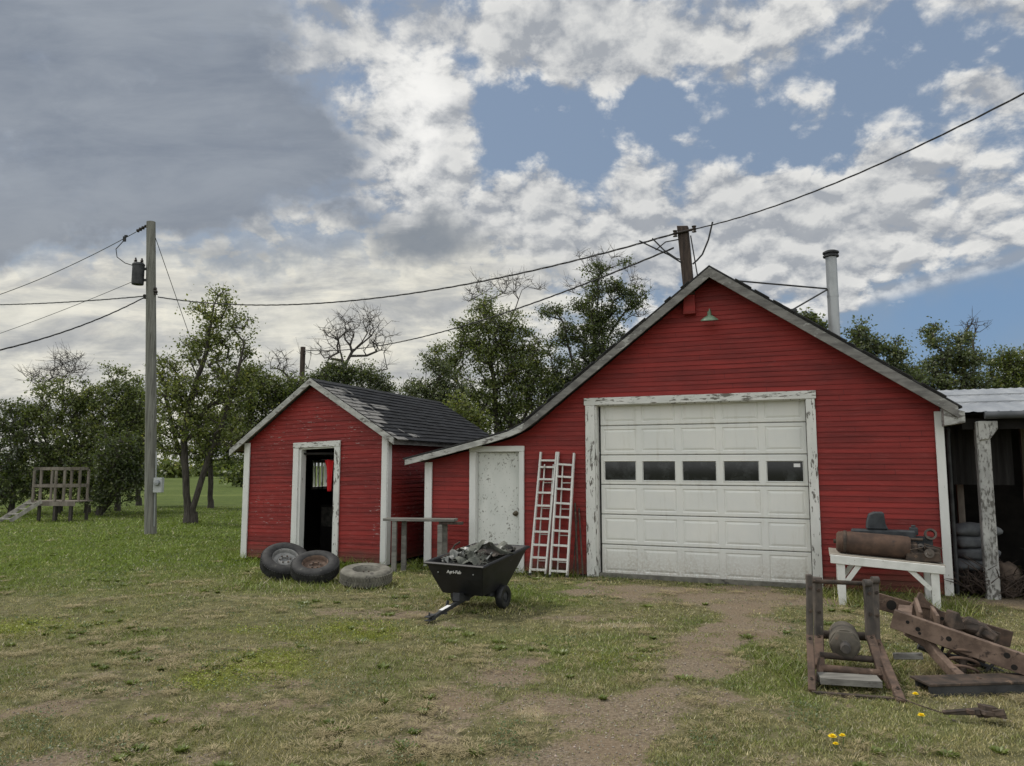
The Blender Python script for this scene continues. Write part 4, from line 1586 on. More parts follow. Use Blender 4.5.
for k in range(4):
    wb('top_board', (-.03, .0 + k * .2, .635), (LB + .03, .195 + k * .2, .668), 'bench_top')
wb('apron', (-.02, -.028, .545), (LB + .02, -.003, .655))
wb('apron', (-.02, DB, .545), (LB + .02, DB + .025, .655))
for x in (.06, LB - .14):
    for y in (.0, DB - .09):
        wb('leg', (x, y, -.06), (x + .095, y + .085, .633))
for x0, x1 in ((.16, .36), (LB - .14, LB - .42)):
    for y in (.0, DB - .05):
        b = MB().beam((x0, y + .02, .30), (x1, y + .02, .60), .03, .06, (0, 0, 1))
        b.warp(tilt).build('brace', M['white_paint'], bn_)


def bw(x, y, z):
    ca, sa = math.cos(GR), math.sin(GR)
    return BO + Vector((x * ca - y * sa, x * sa + y * ca, z))


tk = thing('steel_tank', 'long rusty brown steel cylinder lying on the white work bench', 'tank', bw(.52, .22, tz(.52) + .165), GR)
tr_ = Matrix.Rotation(math.atan(.06), 4, 'Y') @ Matrix.Rotation(R(90), 4, 'Y')
MB().lathe([(0, -.46), (.11, -.455), (.138, -.43), (.140, -.40), (.146, -.395), (.146, -.30), (.150, -.297), (.150, .36), (.146, .365), (.146, .42), (.13, .44), (.05, .445), (0, .445)], 32, tr_).build('shell', M['tank_rust'], tk, smooth=True)
MB().lathe([(.153, -.37), (.157, -.365), (.157, -.335), (.153, -.33)], 32, tr_, closed=True).lathe([(0, -.49), (.03, -.49), (.03, -.45), (0, -.45)], 10, tr_).build('band', M['rust_dark'], tk, smooth=True)

en = thing('old_engine_part', 'dark grey cast machine body standing behind the rusty cylinder', 'machine', bw(.72, .58, tz(.72) + .015), GR)
b = MB()
b.box((-.05, 0, .17), (.80, .20, .34)).box((.42, .02, .16), (.26, .16, .2))
b.build('base_casting', M['cast_iron'], en, bevel=.02)
b = MB()
b.prism([(-.26, .345), (.02, .345), (-.015, .42), (-.03, .58), (-.15, .58), (-.22, .55), (-.25, .44)], (0, 1, 0), .2, (0, -.1, 0))
b.build('upper_housing', M['cast_iron'], en, bevel=.015)
MB().box((.33, 0, .33), (.10, .10, .10)).lathe([(0, 0), (.03, 0), (.03, .03), (0, .03)], 10, Matrix.Translation((.33, 0, .38))).build('filler_neck', M['cast_iron'], en, bevel=.008)
MB().lathe([(.05, -.05), (.075, -.05), (.075, .05), (.05, .05)], 18, Matrix.Translation((.52, -.08, .30)) @ Matrix.Rotation(R(80), 4, 'X'), closed=True).build('flange_ring', M['rust_iron'], en, smooth=True)
MB().tube([(-.36, -.12, .22), (.1, -.14, .235), (.42, -.13, .23)], .018, 8).build('fuel_line', M['rust_dark'], en, smooth=True)

gp = thing('gear_lump', 'rusty cluster of small gears and castings at the bench end', 'machine part', bw(1.10, .20, tz(1.10) + .015), GR)
r = random.Random(12)
b = MB()
b.box((.0, 0, .06), (.40, .24, .12)).box((-.12, .03, .16), (.14, .2, .12)).box((.10, .02, .14), (.2, .18, .08))
b.jitter(.012, 3)
b.build('casting', M['rust_dark'], gp, bevel=.012)
for i in range(7):
    x, y, zz, rad = r.uniform(-.2, .18), r.uniform(-.14, .02), r.uniform(.09, .24), r.uniform(.03, .065)
    m = Matrix.Translation((x, y, zz)) @ Euler((r.uniform(1.0, 2.0), r.uniform(-.8, .8), 0)).to_matrix().to_4x4()
    b = MB().lathe([(0, -.02), (rad * .4, -.03), (rad * .4, -.015), (rad, -.015), (rad, .015), (rad * .4, .015), (rad * .35, .04), (0, .04)], 14, m)
    b.build('gear', M['rust_iron' if i % 3 == 0 else 'rust_dark'], gp)
b = MB()
for i in range(5):
    p = Vector((r.uniform(-.18, .18), r.uniform(-.12, .02), .12))
    b.tube([p, p + Vector((r.uniform(-.1, .1), r.uniform(-.1, 0), r.uniform(.05, .14))), p + Vector((r.uniform(-.2, .2), r.uniform(-.1, 0), r.uniform(-.04, .1)))], .009, 6)
b.build('linkage', M['rust_dark'], gp)


# ------------------------------------------------------------------ iron hitch frame, front right
def build_hitch():
    t = thing('hitch_frame', 'rusty upright implement hitch frame with drum standing in the grass', 'farm implement', (2.9, 6.7, 0))
    O = Vector((2.9, 6.7, 0))
    L = lambda v: Vector(v) - O
    # left arm: two flat bars
    def arm(top, bend, foot, w1, w2):
        MB().beam(L(top), L(bend), w1, .05, (0, 1, 0)).jitter(.004, int(w1 * 999)).build('arm_bar', M['rust_iron'], t, bevel=.006)
        o_ = MB().beam(L(bend) + Vector((0, 0, .03)), L(foot), w2, .055, (0, 0, 1)).jitter(.004, int(w2 * 999)).build('arm_bar', M['rust'], t, bevel=.006)
        d = L(foot) - L(bend)
        for f in (.12, .85):
            c = L(bend) + Vector((0, 0, .03)) * (1 - f) + d * f
            MB().lathe([(0, 0), (.016, 0), (.016, .012), (.009, .014), (.009, .024), (0, .024)], 6, Matrix.Translation(c + Vector((0, -.0, .024)))).build('bolt', M['rust_dark'], o_)
        for f in (.2, .55):
            c = L(top) + (L(bend) - L(top)) * f
            MB().lathe([(0, 0), (.016, 0), (.016, .012), (0, .014)], 6, Matrix.Translation(c + Vector((0, -.026, 0))) @ Matrix.Rotation(R(90), 4, 'X')).build('bolt', M['rust_dark'], t)
    arm(at(809, 574, 6.85), at(810, 640, 6.85), gnd(812, 692), .05, .062)
    arm(at(817, 577, 7.1), at(819, 640, 7.1), at(820, 668, 6.75), .075, .082)
    arm(at(867.5, 581, 6.98), at(870.5, 640, 6.98), at(884, 678, 6.55), .078, .075)
    arm(at(874.5, 579, 7.12), at(877, 645, 7.0), gnd(902, 703), .052, .066)
    for p, q, rr_, m in ((at(812, 581, 6.98), at(872, 584, 7.05), .020, 'rust_dark'), (at(820, 655, 6.85), at(879, 660, 6.75), .028, 'rust_dark'), (at(820, 668, 6.7), at(884, 674, 6.58), .034, 'rust'), (at(815, 634, 7.15), at(876, 637, 7.1), .038, 'rust_dark')):
        MB().tube([L(p), L(q)], rr_, 12).build('cross_pipe', M[m], t, smooth=True)
    # pivot bosses at the top
    for p in (at(867, 583, 6.93), at(875, 580, 7.08)):
        b = MB().tube([L(p) + Vector((-.03, 0, 0)), L(p) + Vector((.03, -.0, 0))], .034, 14)
        b.build('boss', M['rust_iron'], t, smooth=True)
    # drum between the arms with six sided end
    c0, c1 = at(845, 645, 6.78), at(843, 635, 7.25)
    ax = (c1 - c0).normalized()
    mt = Matrix.Translation(L(c0)) @ ax.to_track_quat('Z', 'Y').to_matrix().to_4x4()
    Ld = (c1 - c0).length
    MB().lathe([(0, .028), (.122, .03), (.128, .04), (.128, Ld), (0, Ld)], 24, mt).lathe([(.0, -.06), (.045, -.06), (.05, -.02), (.122, .012), (.126, .03), (.0, .031)], 6, mt).build('drum', M['rust_iron2'], t, smooth=True, angle=30)
    MB().lathe([(0, -.20), (.036, -.20), (.042, -.18), (.042, -.05), (0, -.05)], 14, mt).build('drum_shaft', M['rust_iron'], t, smooth=True)
    # base runner and plate
    MB().beam(L(gnd(812, 693)), L(gnd(899, 700)) + Vector((0, 0, .0)), .05, .03).build('base_runner', M['rust_dark'], t)
    MB().beam(L(gnd(811, 690)), L(gnd(822, 668)), .04, .03).build('base_runner', M['rust'], t)
    MB().beam(L(gnd(824, 690)) + Vector((0, .10, .07)), L(gnd(886, 694)) + Vector((0, .10, .07)), .20, .05).build('base_plate', M['plank_wood'], t)
    # short stubs
    MB().beam(L(at(821, 660, 6.75)), L(gnd(823, 690) + Vector((0, .1, 0))), .05, .035, (0, 1, 0)).build('foot_link', M['rust'], t, bevel=.004)
    MB().beam(L(at(882, 668, 6.6)), L(gnd(892, 690)), .05, .04, (0, 1, 0)).build('foot_link', M['rust'], t, bevel=.004)
    return t


M['rust_iron2'] = speckled('grey_brown_iron', (.07, .062, .05), (.13, .115, .092), 6, .8, c3=(.18, .12, .085), t3=(.62, .75), s3=10)
build_hitch()


# ------------------------------------------------------------------ chassis with coil spring
def build_chassis():
    t = thing('axle_frame', 'rusty vehicle frame section with coil spring lying tilted in the grass', 'scrap frame', (4.0, 6.9, 0))
    O = Vector((4.0, 6.9, 0))
    L = lambda v: Vector(v) - O

    def channel(name, p, q, h, w, mat, holes=()):
        """An open steel channel with a rim of holes along its web."""
        p, q = L(p), L(q)
        d = (q - p).normalized()
        side = d.cross(Vector((0, 0, 1))).normalized()
        up = side.cross(d)
        b = MB()
        pl = [(-h / 2, 0), (h / 2, 0), (h / 2, w), (h / 2 - .012, w), (h / 2 - .012, .012), (-h / 2 + .012, .012), (-h / 2 + .012, w), (-h / 2, w)]
        b.prism(pl, d, (q - p).length, p, up, -side)
        o_ = b.build(name, mat, t, bevel=.004)
        for f, e, rad in holes:
            c = p + (q - p) * f + up * e
            m = Matrix.Translation(c + side * .002) @ side.to_track_quat('Z', 'Y').to_matrix().to_4x4()
            MB().lathe([(0, .0), (rad, .0), (rad * 1.12, -.001)], 14, m).build('bolt_hole', M['interior'], o_)
        return o_
    channel('frame_rail', at(892, 619, 7.0), at(1078, 684, 6.3), .165, .08, M['rust_pale'], ((.09, .02, .014), (.155, -.01, .018), (.17, -.04, .012), (.33, .0, .020), (.64, .03, .022), (.69, -.045, .022), (.77, -.02, .024), (.85, .03, .018)))
    channel('rear_rail', at(874, 600, 7.45), at(1012, 640, 7.25), .15, .07, M['rust'], ((.13, .0, .042), (.5, .01, .016), (.75, .0, .02)))
    for a, b_, w, h in (((906, 606, 7.3), (904, 617, 7.0), .12, .02), ((916, 604, 7.25), (921, 619, 6.95), .03, .13), ((932, 612, 7.25), (938, 622, 6.95), .03, .12)):
        MB().beam(L(at(*a)), L(at(*b_)), w, h).build('cross_member', M['rust_pale'], t, bevel=.004)
    # upright gusset
    b = MB()
    p = L(at(917, 606, 7.35))
    b.prism([(-.06, 0), (.09, -.02), (.26, -.07), (.10, .05), (.06, .12), (.035, .125), (-.0, .06)], (0, 1, 0), .03, p)
    b.build('gusset', M['rust'], t, bevel=.004)
    b = MB()
    p = L(at(952, 632, 6.95))
    b.prism([(0, .01), (.05, .17), (.08, .17), (.13, .02)], (0, 1, 0), .16, p)
    b.build('spring_tower', M['rust_dark'], t, bevel=.008)
    b = MB()
    b.tube([L(at(963, 622, 7.05)), L(at(978, 629, 7.0)), L(at(995, 640, 6.9))], [.07, .085, .06], 10)
    b.tube([L(at(955, 640, 7.0)), L(at(985, 645, 6.95))], .05, 10)
    b.box(L(at(985, 634, 6.98)), (.2, .12, .1), Euler((0, .35, .1))).jitter(.016, 8).build('steering_box', M['rust_dark'], t, bevel=.01)
    # curved lower arm
    pts = [at(912, 632, 7.0), at(926, 641, 6.95), at(937, 655, 6.85), at(951, 670, 6.7), at(966, 683, 6.5), at(977, 690, 6.38)]
    b = MB()
    for i in range(len(pts) - 1):
        b.beam(L(pts[i]), L(pts[i + 1]) + (pts[i + 1] - pts[i]) * .12, .07, .085 if i else .11)
    b.build('control_arm', M['rust_pale'], t, bevel=.006)
    c = L(at(976, 688, 6.42))
    MB().lathe([(0, -.05), (.05, -.05), (.06, 0), (.05, .04), (.02, .05), (.02, .09), (0, .09)], 14, Matrix.Translation(c) @ Matrix.Rotation(.4, 4, 'Y')).build('ball_joint', M['rust'], t, smooth=True)
    MB().beam(L(at(905, 632, 7.05)), L(at(925, 644, 7.0)), .10, .05).build('arm_bracket', M['rust_pale'], t, bevel=.004)
    # coil spring
    s0, s1 = L(at(965, 640, 6.85)), L(at(962, 676, 6.72))
    ax = (s1 - s0)
    n1 = ax.normalized().orthogonal()
    n2 = ax.normalized().cross(n1)
    pts = []
    for i in range(110):
        f = i / 109
        a = f * 4.6 * 2 * math.pi
        pts.append(s0 + ax * f + (n1 * math.cos(a) + n2 * math.sin(a)) * .082)
    MB().tube(pts, .0125, 8).build('coil_spring', M['rust'], t, smooth=True)
    MB().tube([s0, s1], .032, 10).build('shock_absorber', M['rust_dark'], t, smooth=True)
    # dark sway bar, hose and bracket hanging under the rail
    MB().tube([L(at(918, 646, 7.15)), L(at(940, 655, 7.1)), L(at(968, 660, 7.05)), L(at(1000, 672, 6.95)), L(at(1030, 690, 6.8))], .028, 8).build('sway_bar', M['black_iron'], t, smooth=True)
    MB().tube([L(at(946, 640, 7.0)), L(at(938, 660, 6.95)), L(at(950, 676, 6.9)), L(at(985, 672, 6.9)), L(at(1003, 655, 6.95))], .014, 8).build('brake_hose', M['rubber'], t, smooth=True)
    MB().beam(L(at(940, 642, 7.0)), L(at(985, 660, 6.95)), .10, .07).jitter(.012, 5).build('lower_bracket', M['rust_dark'], t, bevel=.006)
    MB().beam(L(at(1000, 650, 7.2)), L(at(1040, 688, 7.0)), .10, .05).jitter(.01, 6).build('rear_link', M['rust'], t, bevel=.006)
    # stub axle end
    MB().tube([L(at(988, 652, 6.8)), L(at(1012, 660, 6.75))], .035, 10).build('stub_axle', M['rust_dark'], t, smooth=True)
    return t


build_chassis()
o = MB().beam(at(893, 656, 6.95), at(923, 656, 6.85), .045, .055).build('wood_stick', M['plank_wood'], None, bevel=.006)
tag(o, 'pale wooden stick wedged between the hitch frame and the rusty rails', 'stick')
a, b_ = gnd(940, 693), gnd(1090, 688)
bm_ = thing('steel_beam', 'dark weathered beam lying flat on the grass under the coil spring', 'beam', a)
e = (b_ - a).normalized()
MB().beam(Vector((-.15, .02, .088)), (b_ - a) + Vector((0, .02, .088)), .26, .02).build('top_plate', M['rust_dark'], bm_, bevel=.003)
MB().beam(Vector((-.13, -.08, .03)), (b_ - a) + Vector((0, -.08, .03)), .03, .094).build('side_plate', M['black_iron'], bm_, bevel=.003)
MB().beam(Vector((-.13, .12, .03)), (b_ - a) + Vector((0, .12, .03)), .03, .094).build('side_plate', M['black_iron'], bm_, bevel=.003)
sb = thing('broken_bracket', 'small dark broken iron bracket lying in front of the beam', 'scrap iron', gnd(975, 722) + Vector((0, 0, .02)))
b = MB()
b.beam((-.20, .05, .03), (.02, -.02, .06), .05, .03).beam((.02, -.02, .06), (.20, .0, .04), .10, .04).beam((.05, .06, .02), (.16, -.1, .08), .03, .05).box((.10, .0, .06), (.09, .08, .07))
b.jitter(.01, 4).build('bracket_plate', M['rust_dark'], sb, bevel=.004)
MB().lathe([(.012, -.012), (.028, -.012), (.028, .012), (.012, .012)], 14, Matrix.Translation((-.04, -.02, .06)), closed=True).build('eye_ring', M['rust'], sb, smooth=True)
MB().tube([(-.21, .05, .03), (-.32, .16, .05), (-.42, .34, .07)], .005, 6).build('wire_tail', M['rust_dark'], sb)


# ------------------------------------------------------------------ play platform
def build_platform():
    Y = 25.5
    o0 = at(59, 500, Y)
    t = thing('play_platform', 'weathered wooden play platform with rails and ramp under the trees', 'platform', (o0.x, Y, 0), R(-8))
    t.scale = (.74, .55, 1.0)
    dz = .66
    for k in range(6):
        MB().bounds((-1.05, -.55 + k * .26, dz - .04), (1.12, -.30 + k * .26, dz)).build('deck_board', M['play_wood'], t, bevel=.004)
    MB().bounds((-1.1, -.60, dz - .16), (1.15, -.56, dz - .02)).build('rim_joist', M['play_wood'], t)
    for x in (-.65, .12, .9):
        for y in (-.5, .9):
            MB().bounds((x - .06, y - .06, -.05), (x + .06, y + .06, dz - .165)).build('leg', M['bark'], t)
    ps = [(-1.0, -.52, 1.0), (-.62, -.56, 1.09), (.12, -.56, 1.09), (.52, -.52, 1.07), (.86, .2, 1.06), (.86, .95, 1.06), (-1.0, .95, 1.0), (0, .95, 1.0)]
    for x, y, h in ps:
        MB().bounds((x - .05, y - .05, dz + .003), (x + .05, y + .05, dz + h)).build('rail_post', M['play_wood'], t, bevel=.004)
    for a, b_ in (((-.62, -.56), (.12, -.56)), ((.12, -.56), (.52, -.52)), ((.52, -.52), (.86, .2)), ((.86, .2), (.86, .95)), ((-1.0, .95), (.86, .95)), ((-1.0, -.52), (-1.0, .95)), ((-1.0, -.52), (-.62, -.56))):
        for z in (.52, 1.09):
            if z > 1 and a == (-1.0, -.52) and b_ == (-.62, -.56):
                continue
            MB().beam((a[0], a[1] - .06, dz + z - .02), (b_[0], b_[1] - .06, dz + z - .02), .04, .10).build('rail', M['play_wood'], t)
    # ramp with treads
    p0, p1 = Vector((-1.0, -.65, dz)), Vector((-1.95, -1.5, .03))
    w = Vector((.60, -.12, 0))
    for k in (0, 1):
        MB().beam(p0 + w * k, p1 + w * k, .06, .14).build('stringer', M['ramp_wood'], t)
    for f in (.15, .42, .68, .92):
        q = p0 + (p1 - p0) * f + Vector((0, 0, .02))
        MB().beam(q, q + w, .26, .04).build('tread', M['ramp_wood'], t)
    return t


build_platform()


# ------------------------------------------------------------------ utility pole and cables
pb = gnd(151, 534)
pt = at(151, 222, pb.y)
up_ = thing('utility_pole', 'tall grey utility pole standing on the lawn with transformer and meter', 'utility pole', pb)
pv = pt - pb
MB().tube([Vector((0, 0, -.3)), pv * .5, pv], [.155, .14, .118], 18).build('shaft', M['pole_wood'], up_, smooth=True)


def on_pole(f):
    return pv * f


fz = lambda py: (at(151, py, pb.y) - pb)
xf = fz(274) + Vector((-.30, -.12, 0))
b = MB().lathe([(0, -.34), (.15, -.33), (.158, -.30), (.158, .20), (.168, .21), (.168, .24), (.135, .28), (0, .30)], 22, Matrix.Translation(xf))
tf = b.build('transformer', M['black_iron'], up_, smooth=True)
b = MB()
for dx, dy in ((-.08, -.02), (.06, .05)):
    b.lathe([(0, .27), (.03, .27), (.03, .31), (.05, .32), (.03, .34), (.05, .36), (.03, .38), (.02, .43), (0, .43)], 12, Matrix.Translation(xf + Vector((dx, dy, 0))))
b.build('bushing', M['porcelain'], tf, smooth=True)
MB().bounds(xf + Vector((.10, .02, -.22)), xf + Vector((.28, .10, -.16))).bounds(xf + Vector((.10, .02, .10)), xf + Vector((.28, .10, .16))).build('mount', M['black_iron'], tf)
mp = fz(485) + Vector((.17, -.12, 0))
mb_ = MB().bounds(mp + Vector((-.03, -.06, -.20)), mp + Vector((.20, .10, .20))).build('meter_box', M['meter'], up_, bevel=.01)
MB().lathe([(0, 0), (.075, 0), (.075, .07), (.065, .09), (0, .095)], 18, Matrix.Translation(mp + Vector((.09, -.06, .06))) @ Matrix.Rotation(R(90), 4, 'X')).build('meter', M['galv'], mb_, smooth=True)
MB().tube([mp + Vector((-.02, .02, .9)), mp + Vector((-.0, .02, .2))], .018, 8).tube([mp + Vector((.0, .02, -.2)), mp + Vector((.02, .02, -1.1))], .018, 8).build('conduit', M['galv'], up_, smooth=True)
# hardware
b = MB()
for py, dx in ((297, -.15), (293, .17), (290, .15)):
    q = fz(py)
    b.lathe([(0, -.06), (.05, -.06), (.03, -.02), (.05, .02), (.03, .06), (0, .06)], 10, Matrix.Translation(q + Vector((dx, -.06, 0))))
b.build('insulator', M['porcelain'], up_, smooth=True)
di = [at(147, 225.5, pb.y) - pb, at(136.5, 231.5, pb.y - .1) - pb]
MB().tube([di[0] + (di[1] - di[0]) * k / 8 for k in range(9)], [.02, .05, .025, .06, .03, .06, .03, .06, .02], 10).build('strain_insulator', M['porcelain'], up_, smooth=True)
b = MB()
c0 = at(124.5, 239, pb.y - .15) - pb
b.box(c0, (.07, .05, .14)).box(c0 + Vector((.04, 0, .09)), (.08, .04, .04))
b.tube([c0 + Vector((-.02, 0, -.05)), at(116, 249, pb.y - .15) - pb, at(117, 257, pb.y - .15) - pb, at(125, 263, pb.y - .15) - pb, at(133, 265.5, pb.y - .15) - pb], .012, 6)
b.build('tap_lead', M['wire'], up_)


def cable(name, label, p, q, sag, r_, mat='wire', n=24, twist=False):
    p, q = Vector(p), Vector(q)
    pts = []
    for i in range(n + 1):
        f = i / n
        pts.append(p + (q - p) * f - Vector((0, 0, sag * 4 * f * (1 - f))))
    b = MB()
    if twist:
        m_ = max(60, int((q - p).length * 9))
        for ph in (0, 2.1, 4.2):
            tp = []
            for i in range(m_ + 1):
                f = i / m_
                c = p + (q - p) * f - Vector((0, 0, sag * 4 * f * (1 - f)))
                a = f * (q - p).length * 5.5 + ph
                tp.append(c + Vector((math.cos(a) * r_ * .5, math.cos(a) * r_ * .2, math.sin(a) * r_)) * .9)
            b.tube(tp, r_ * .62, 5)
    else:
        b.tube(pts, r_, 6)
    o_ = b.build(name, M[mat], None, smooth=True)
    return tag(o_, label, 'cable')


mast_l = gw(4.64, -.16, 5.66)
mast_r = gw(4.97, -.16, 5.70)
PY = pb.y
cable('power_line', 'thin bare power line running left from the top of the utility pole', at(136, 232, PY - .1), at(-60, 312, 24), .25, .011, 'wire_grey')
cable('power_line', 'thick twisted service cable sloping down left from the utility pole', at(145, 297, PY - .15), at(-80, 365, 13.5), .25, .013, 'wire', twist=True)
cable('power_line', 'level cable leaving the left picture edge at the utility pole', at(146, 296, PY - .1), at(-80, 304, 26), .12, .013, 'wire_grey', twist=True)
cable('power_line', 'faint thin wire behind the transformer slanting down to the left', at(141, 278, PY + .1), at(-60, 353, 24), .1, .008, 'wire_grey')
cable('service_cable', 'long sagging cable strung from the utility pole to the garage mast', at(158, 297, PY - .1), mast_l, .62, .012, 'wire', twist=True)
cable('service_cable', 'heavy cable rising from the garage mast to the upper right', mast_r, at(1075, 66, 6.2), .18, .0075, 'wire', twist=True)
cable('service_cable', 'lower cable running from the garage mast to the short far pole', gw(4.62, -.16, 5.42), at(304, 350, 29.6), .55, .012, 'wire', twist=True)
cable('guy_wire', 'taut guy wire dropping right from the top of the utility pole', at(155.5, 238, PY), gnd(250, 509), .0, .010, 'wire_grey')
b = MB()
b.tube([mast_l + Vector((-.35, .1, -.05)), mast_l + Vector((-.18, 0, -.28)), mast_l + Vector((.02, 0, -.42)), gw(4.72, -.15, 5.22)], .012, 6)
b.tube([mast_l + Vector((-.55, .2, -.06)), mast_l + Vector((-.35, .1, -.20)), mast_l + Vector((-.10, .0, -.36)), gw(4.74, -.15, 5.16)], .012, 6)
b.tube([mast_l + Vector((-.30, .1, -.25)), mast_l + Vector((-.15, 0, -.14)), mast_l + Vector((.06, 0, -.10))], .010, 6)
tag(b.build('drip_loop', M['wire'], None, smooth=True), 'tangled drip loops of cable left of the garage mast', 'cable')
b = MB()
b.tube([mast_r + Vector((.28, -.06, .10)), mast_r + Vector((.22, 0, -.18)), mast_r + Vector((.12, .02, -.42)), mast_r + Vector((.03, .02, -.52)), gw(4.92, -.14, 5.12)], .014, 6)
b.tube([gw(4.90, -.15, 5.6), gw(4.98, -.14, 5.0), gw(5.02, -.14, 4.72)], .010, 6)
tag(b.build('drip_loop', M['wire'], None, smooth=True), 'single hanging drip loop of cable right of the garage mast', 'cable')
fp = at(303, 347, 30)
fpo = thing('utility_pole', 'short thin dark pole far behind the small shed roof', 'utility pole', (fp.x, 30, 0))
MB().tube([(0, 0, -.2), (0, 0, fp.z)], [.13, .10], 12).build('shaft', M['dark_wood'], fpo, smooth=True)
MB().lathe([(0, -.06), (.05, -.06), (.03, 0), (.05, .06), (0, .06)], 10, Matrix.Translation((.1, -.08, fp.z - .25))).build('insulator', M['porcelain'], fpo, smooth=True)


# ------------------------------------------------------------------ trees
def mesh_np(name, co, faces, k, mat, colors=None, parent=None):
    me = bpy.data.meshes.new(name)
    me.vertices.add(len(co))
    me.vertices.foreach_set('co', np.asarray(co, np.float32).ravel())
    faces = np.asarray(faces, np.int32)
    me.loops.add(faces.size)
    me.loops.foreach_set('vertex_index', faces.ravel())
    me.polygons.add(len(faces))
    me.polygons.foreach_set('loop_start', np.arange(0, faces.size, k, dtype=np.int32))
    me.update()
    if colors is not None:
        a = me.attributes.new('tone', 'FLOAT_COLOR', 'POINT')
        a.data.foreach_set('color', np.concatenate([colors, np.ones((len(colors), 1))], 1).astype(np.float32).ravel())
    o_ = bpy.data.objects.new(name, me)
    me.materials.append(mat)
    col.objects.link(o_)
    if parent:
        o_.parent = parent
    return o_


def frusta(P, Q, ra, rb, n=5):
    """Many tapered limbs at once."""
    P, Q = np.asarray(P, float), np.asarray(Q, float)
    d = Q - P
    L = np.linalg.norm(d, axis=1, keepdims=True) + 1e-9
    d = d / L
    ref = np.where(np.abs(d[:, 2:3]) < .9, np.array([[0, 0, 1.0]]), np.array([[1.0, 0, 0]]))
    a = np.cross(d, ref)
    a /= np.linalg.norm(a, axis=1, keepdims=True) + 1e-9
    b = np.cross(d, a)
    ang = np.arange(n) * 2 * np.pi / n
    ring = a[:, None, :] * np.cos(ang)[None, :, None] + b[:, None, :] * np.sin(ang)[None, :, None]
    lo = P[:, None, :] + ring * np.asarray(ra)[:, None, None]
    hi = Q[:, None, :] + ring * np.asarray(rb)[:, None, None]
    co = np.concatenate([lo, hi], 1).reshape(-1, 3)
    base = (np.arange(len(P)) * 2 * n)[:, None]
    k = np.arange(n)
    f = np.stack([k, (k + 1) % n, n + (k + 1) % n, n + k], 1)
    faces = (base[:, :, None] + f[None]).reshape(-1, 4)
    return co, faces


PAL = {
    'mid': ((.080, .112, .030), (.185, .220, .058)),
    'lit': ((.11, .145, .032), (.23, .26, .065)),
    'dark': ((.040, .060, .022), (.100, .128, .043)),
    'grey': ((.075, .10, .046), (.155, .185, .085)),
}


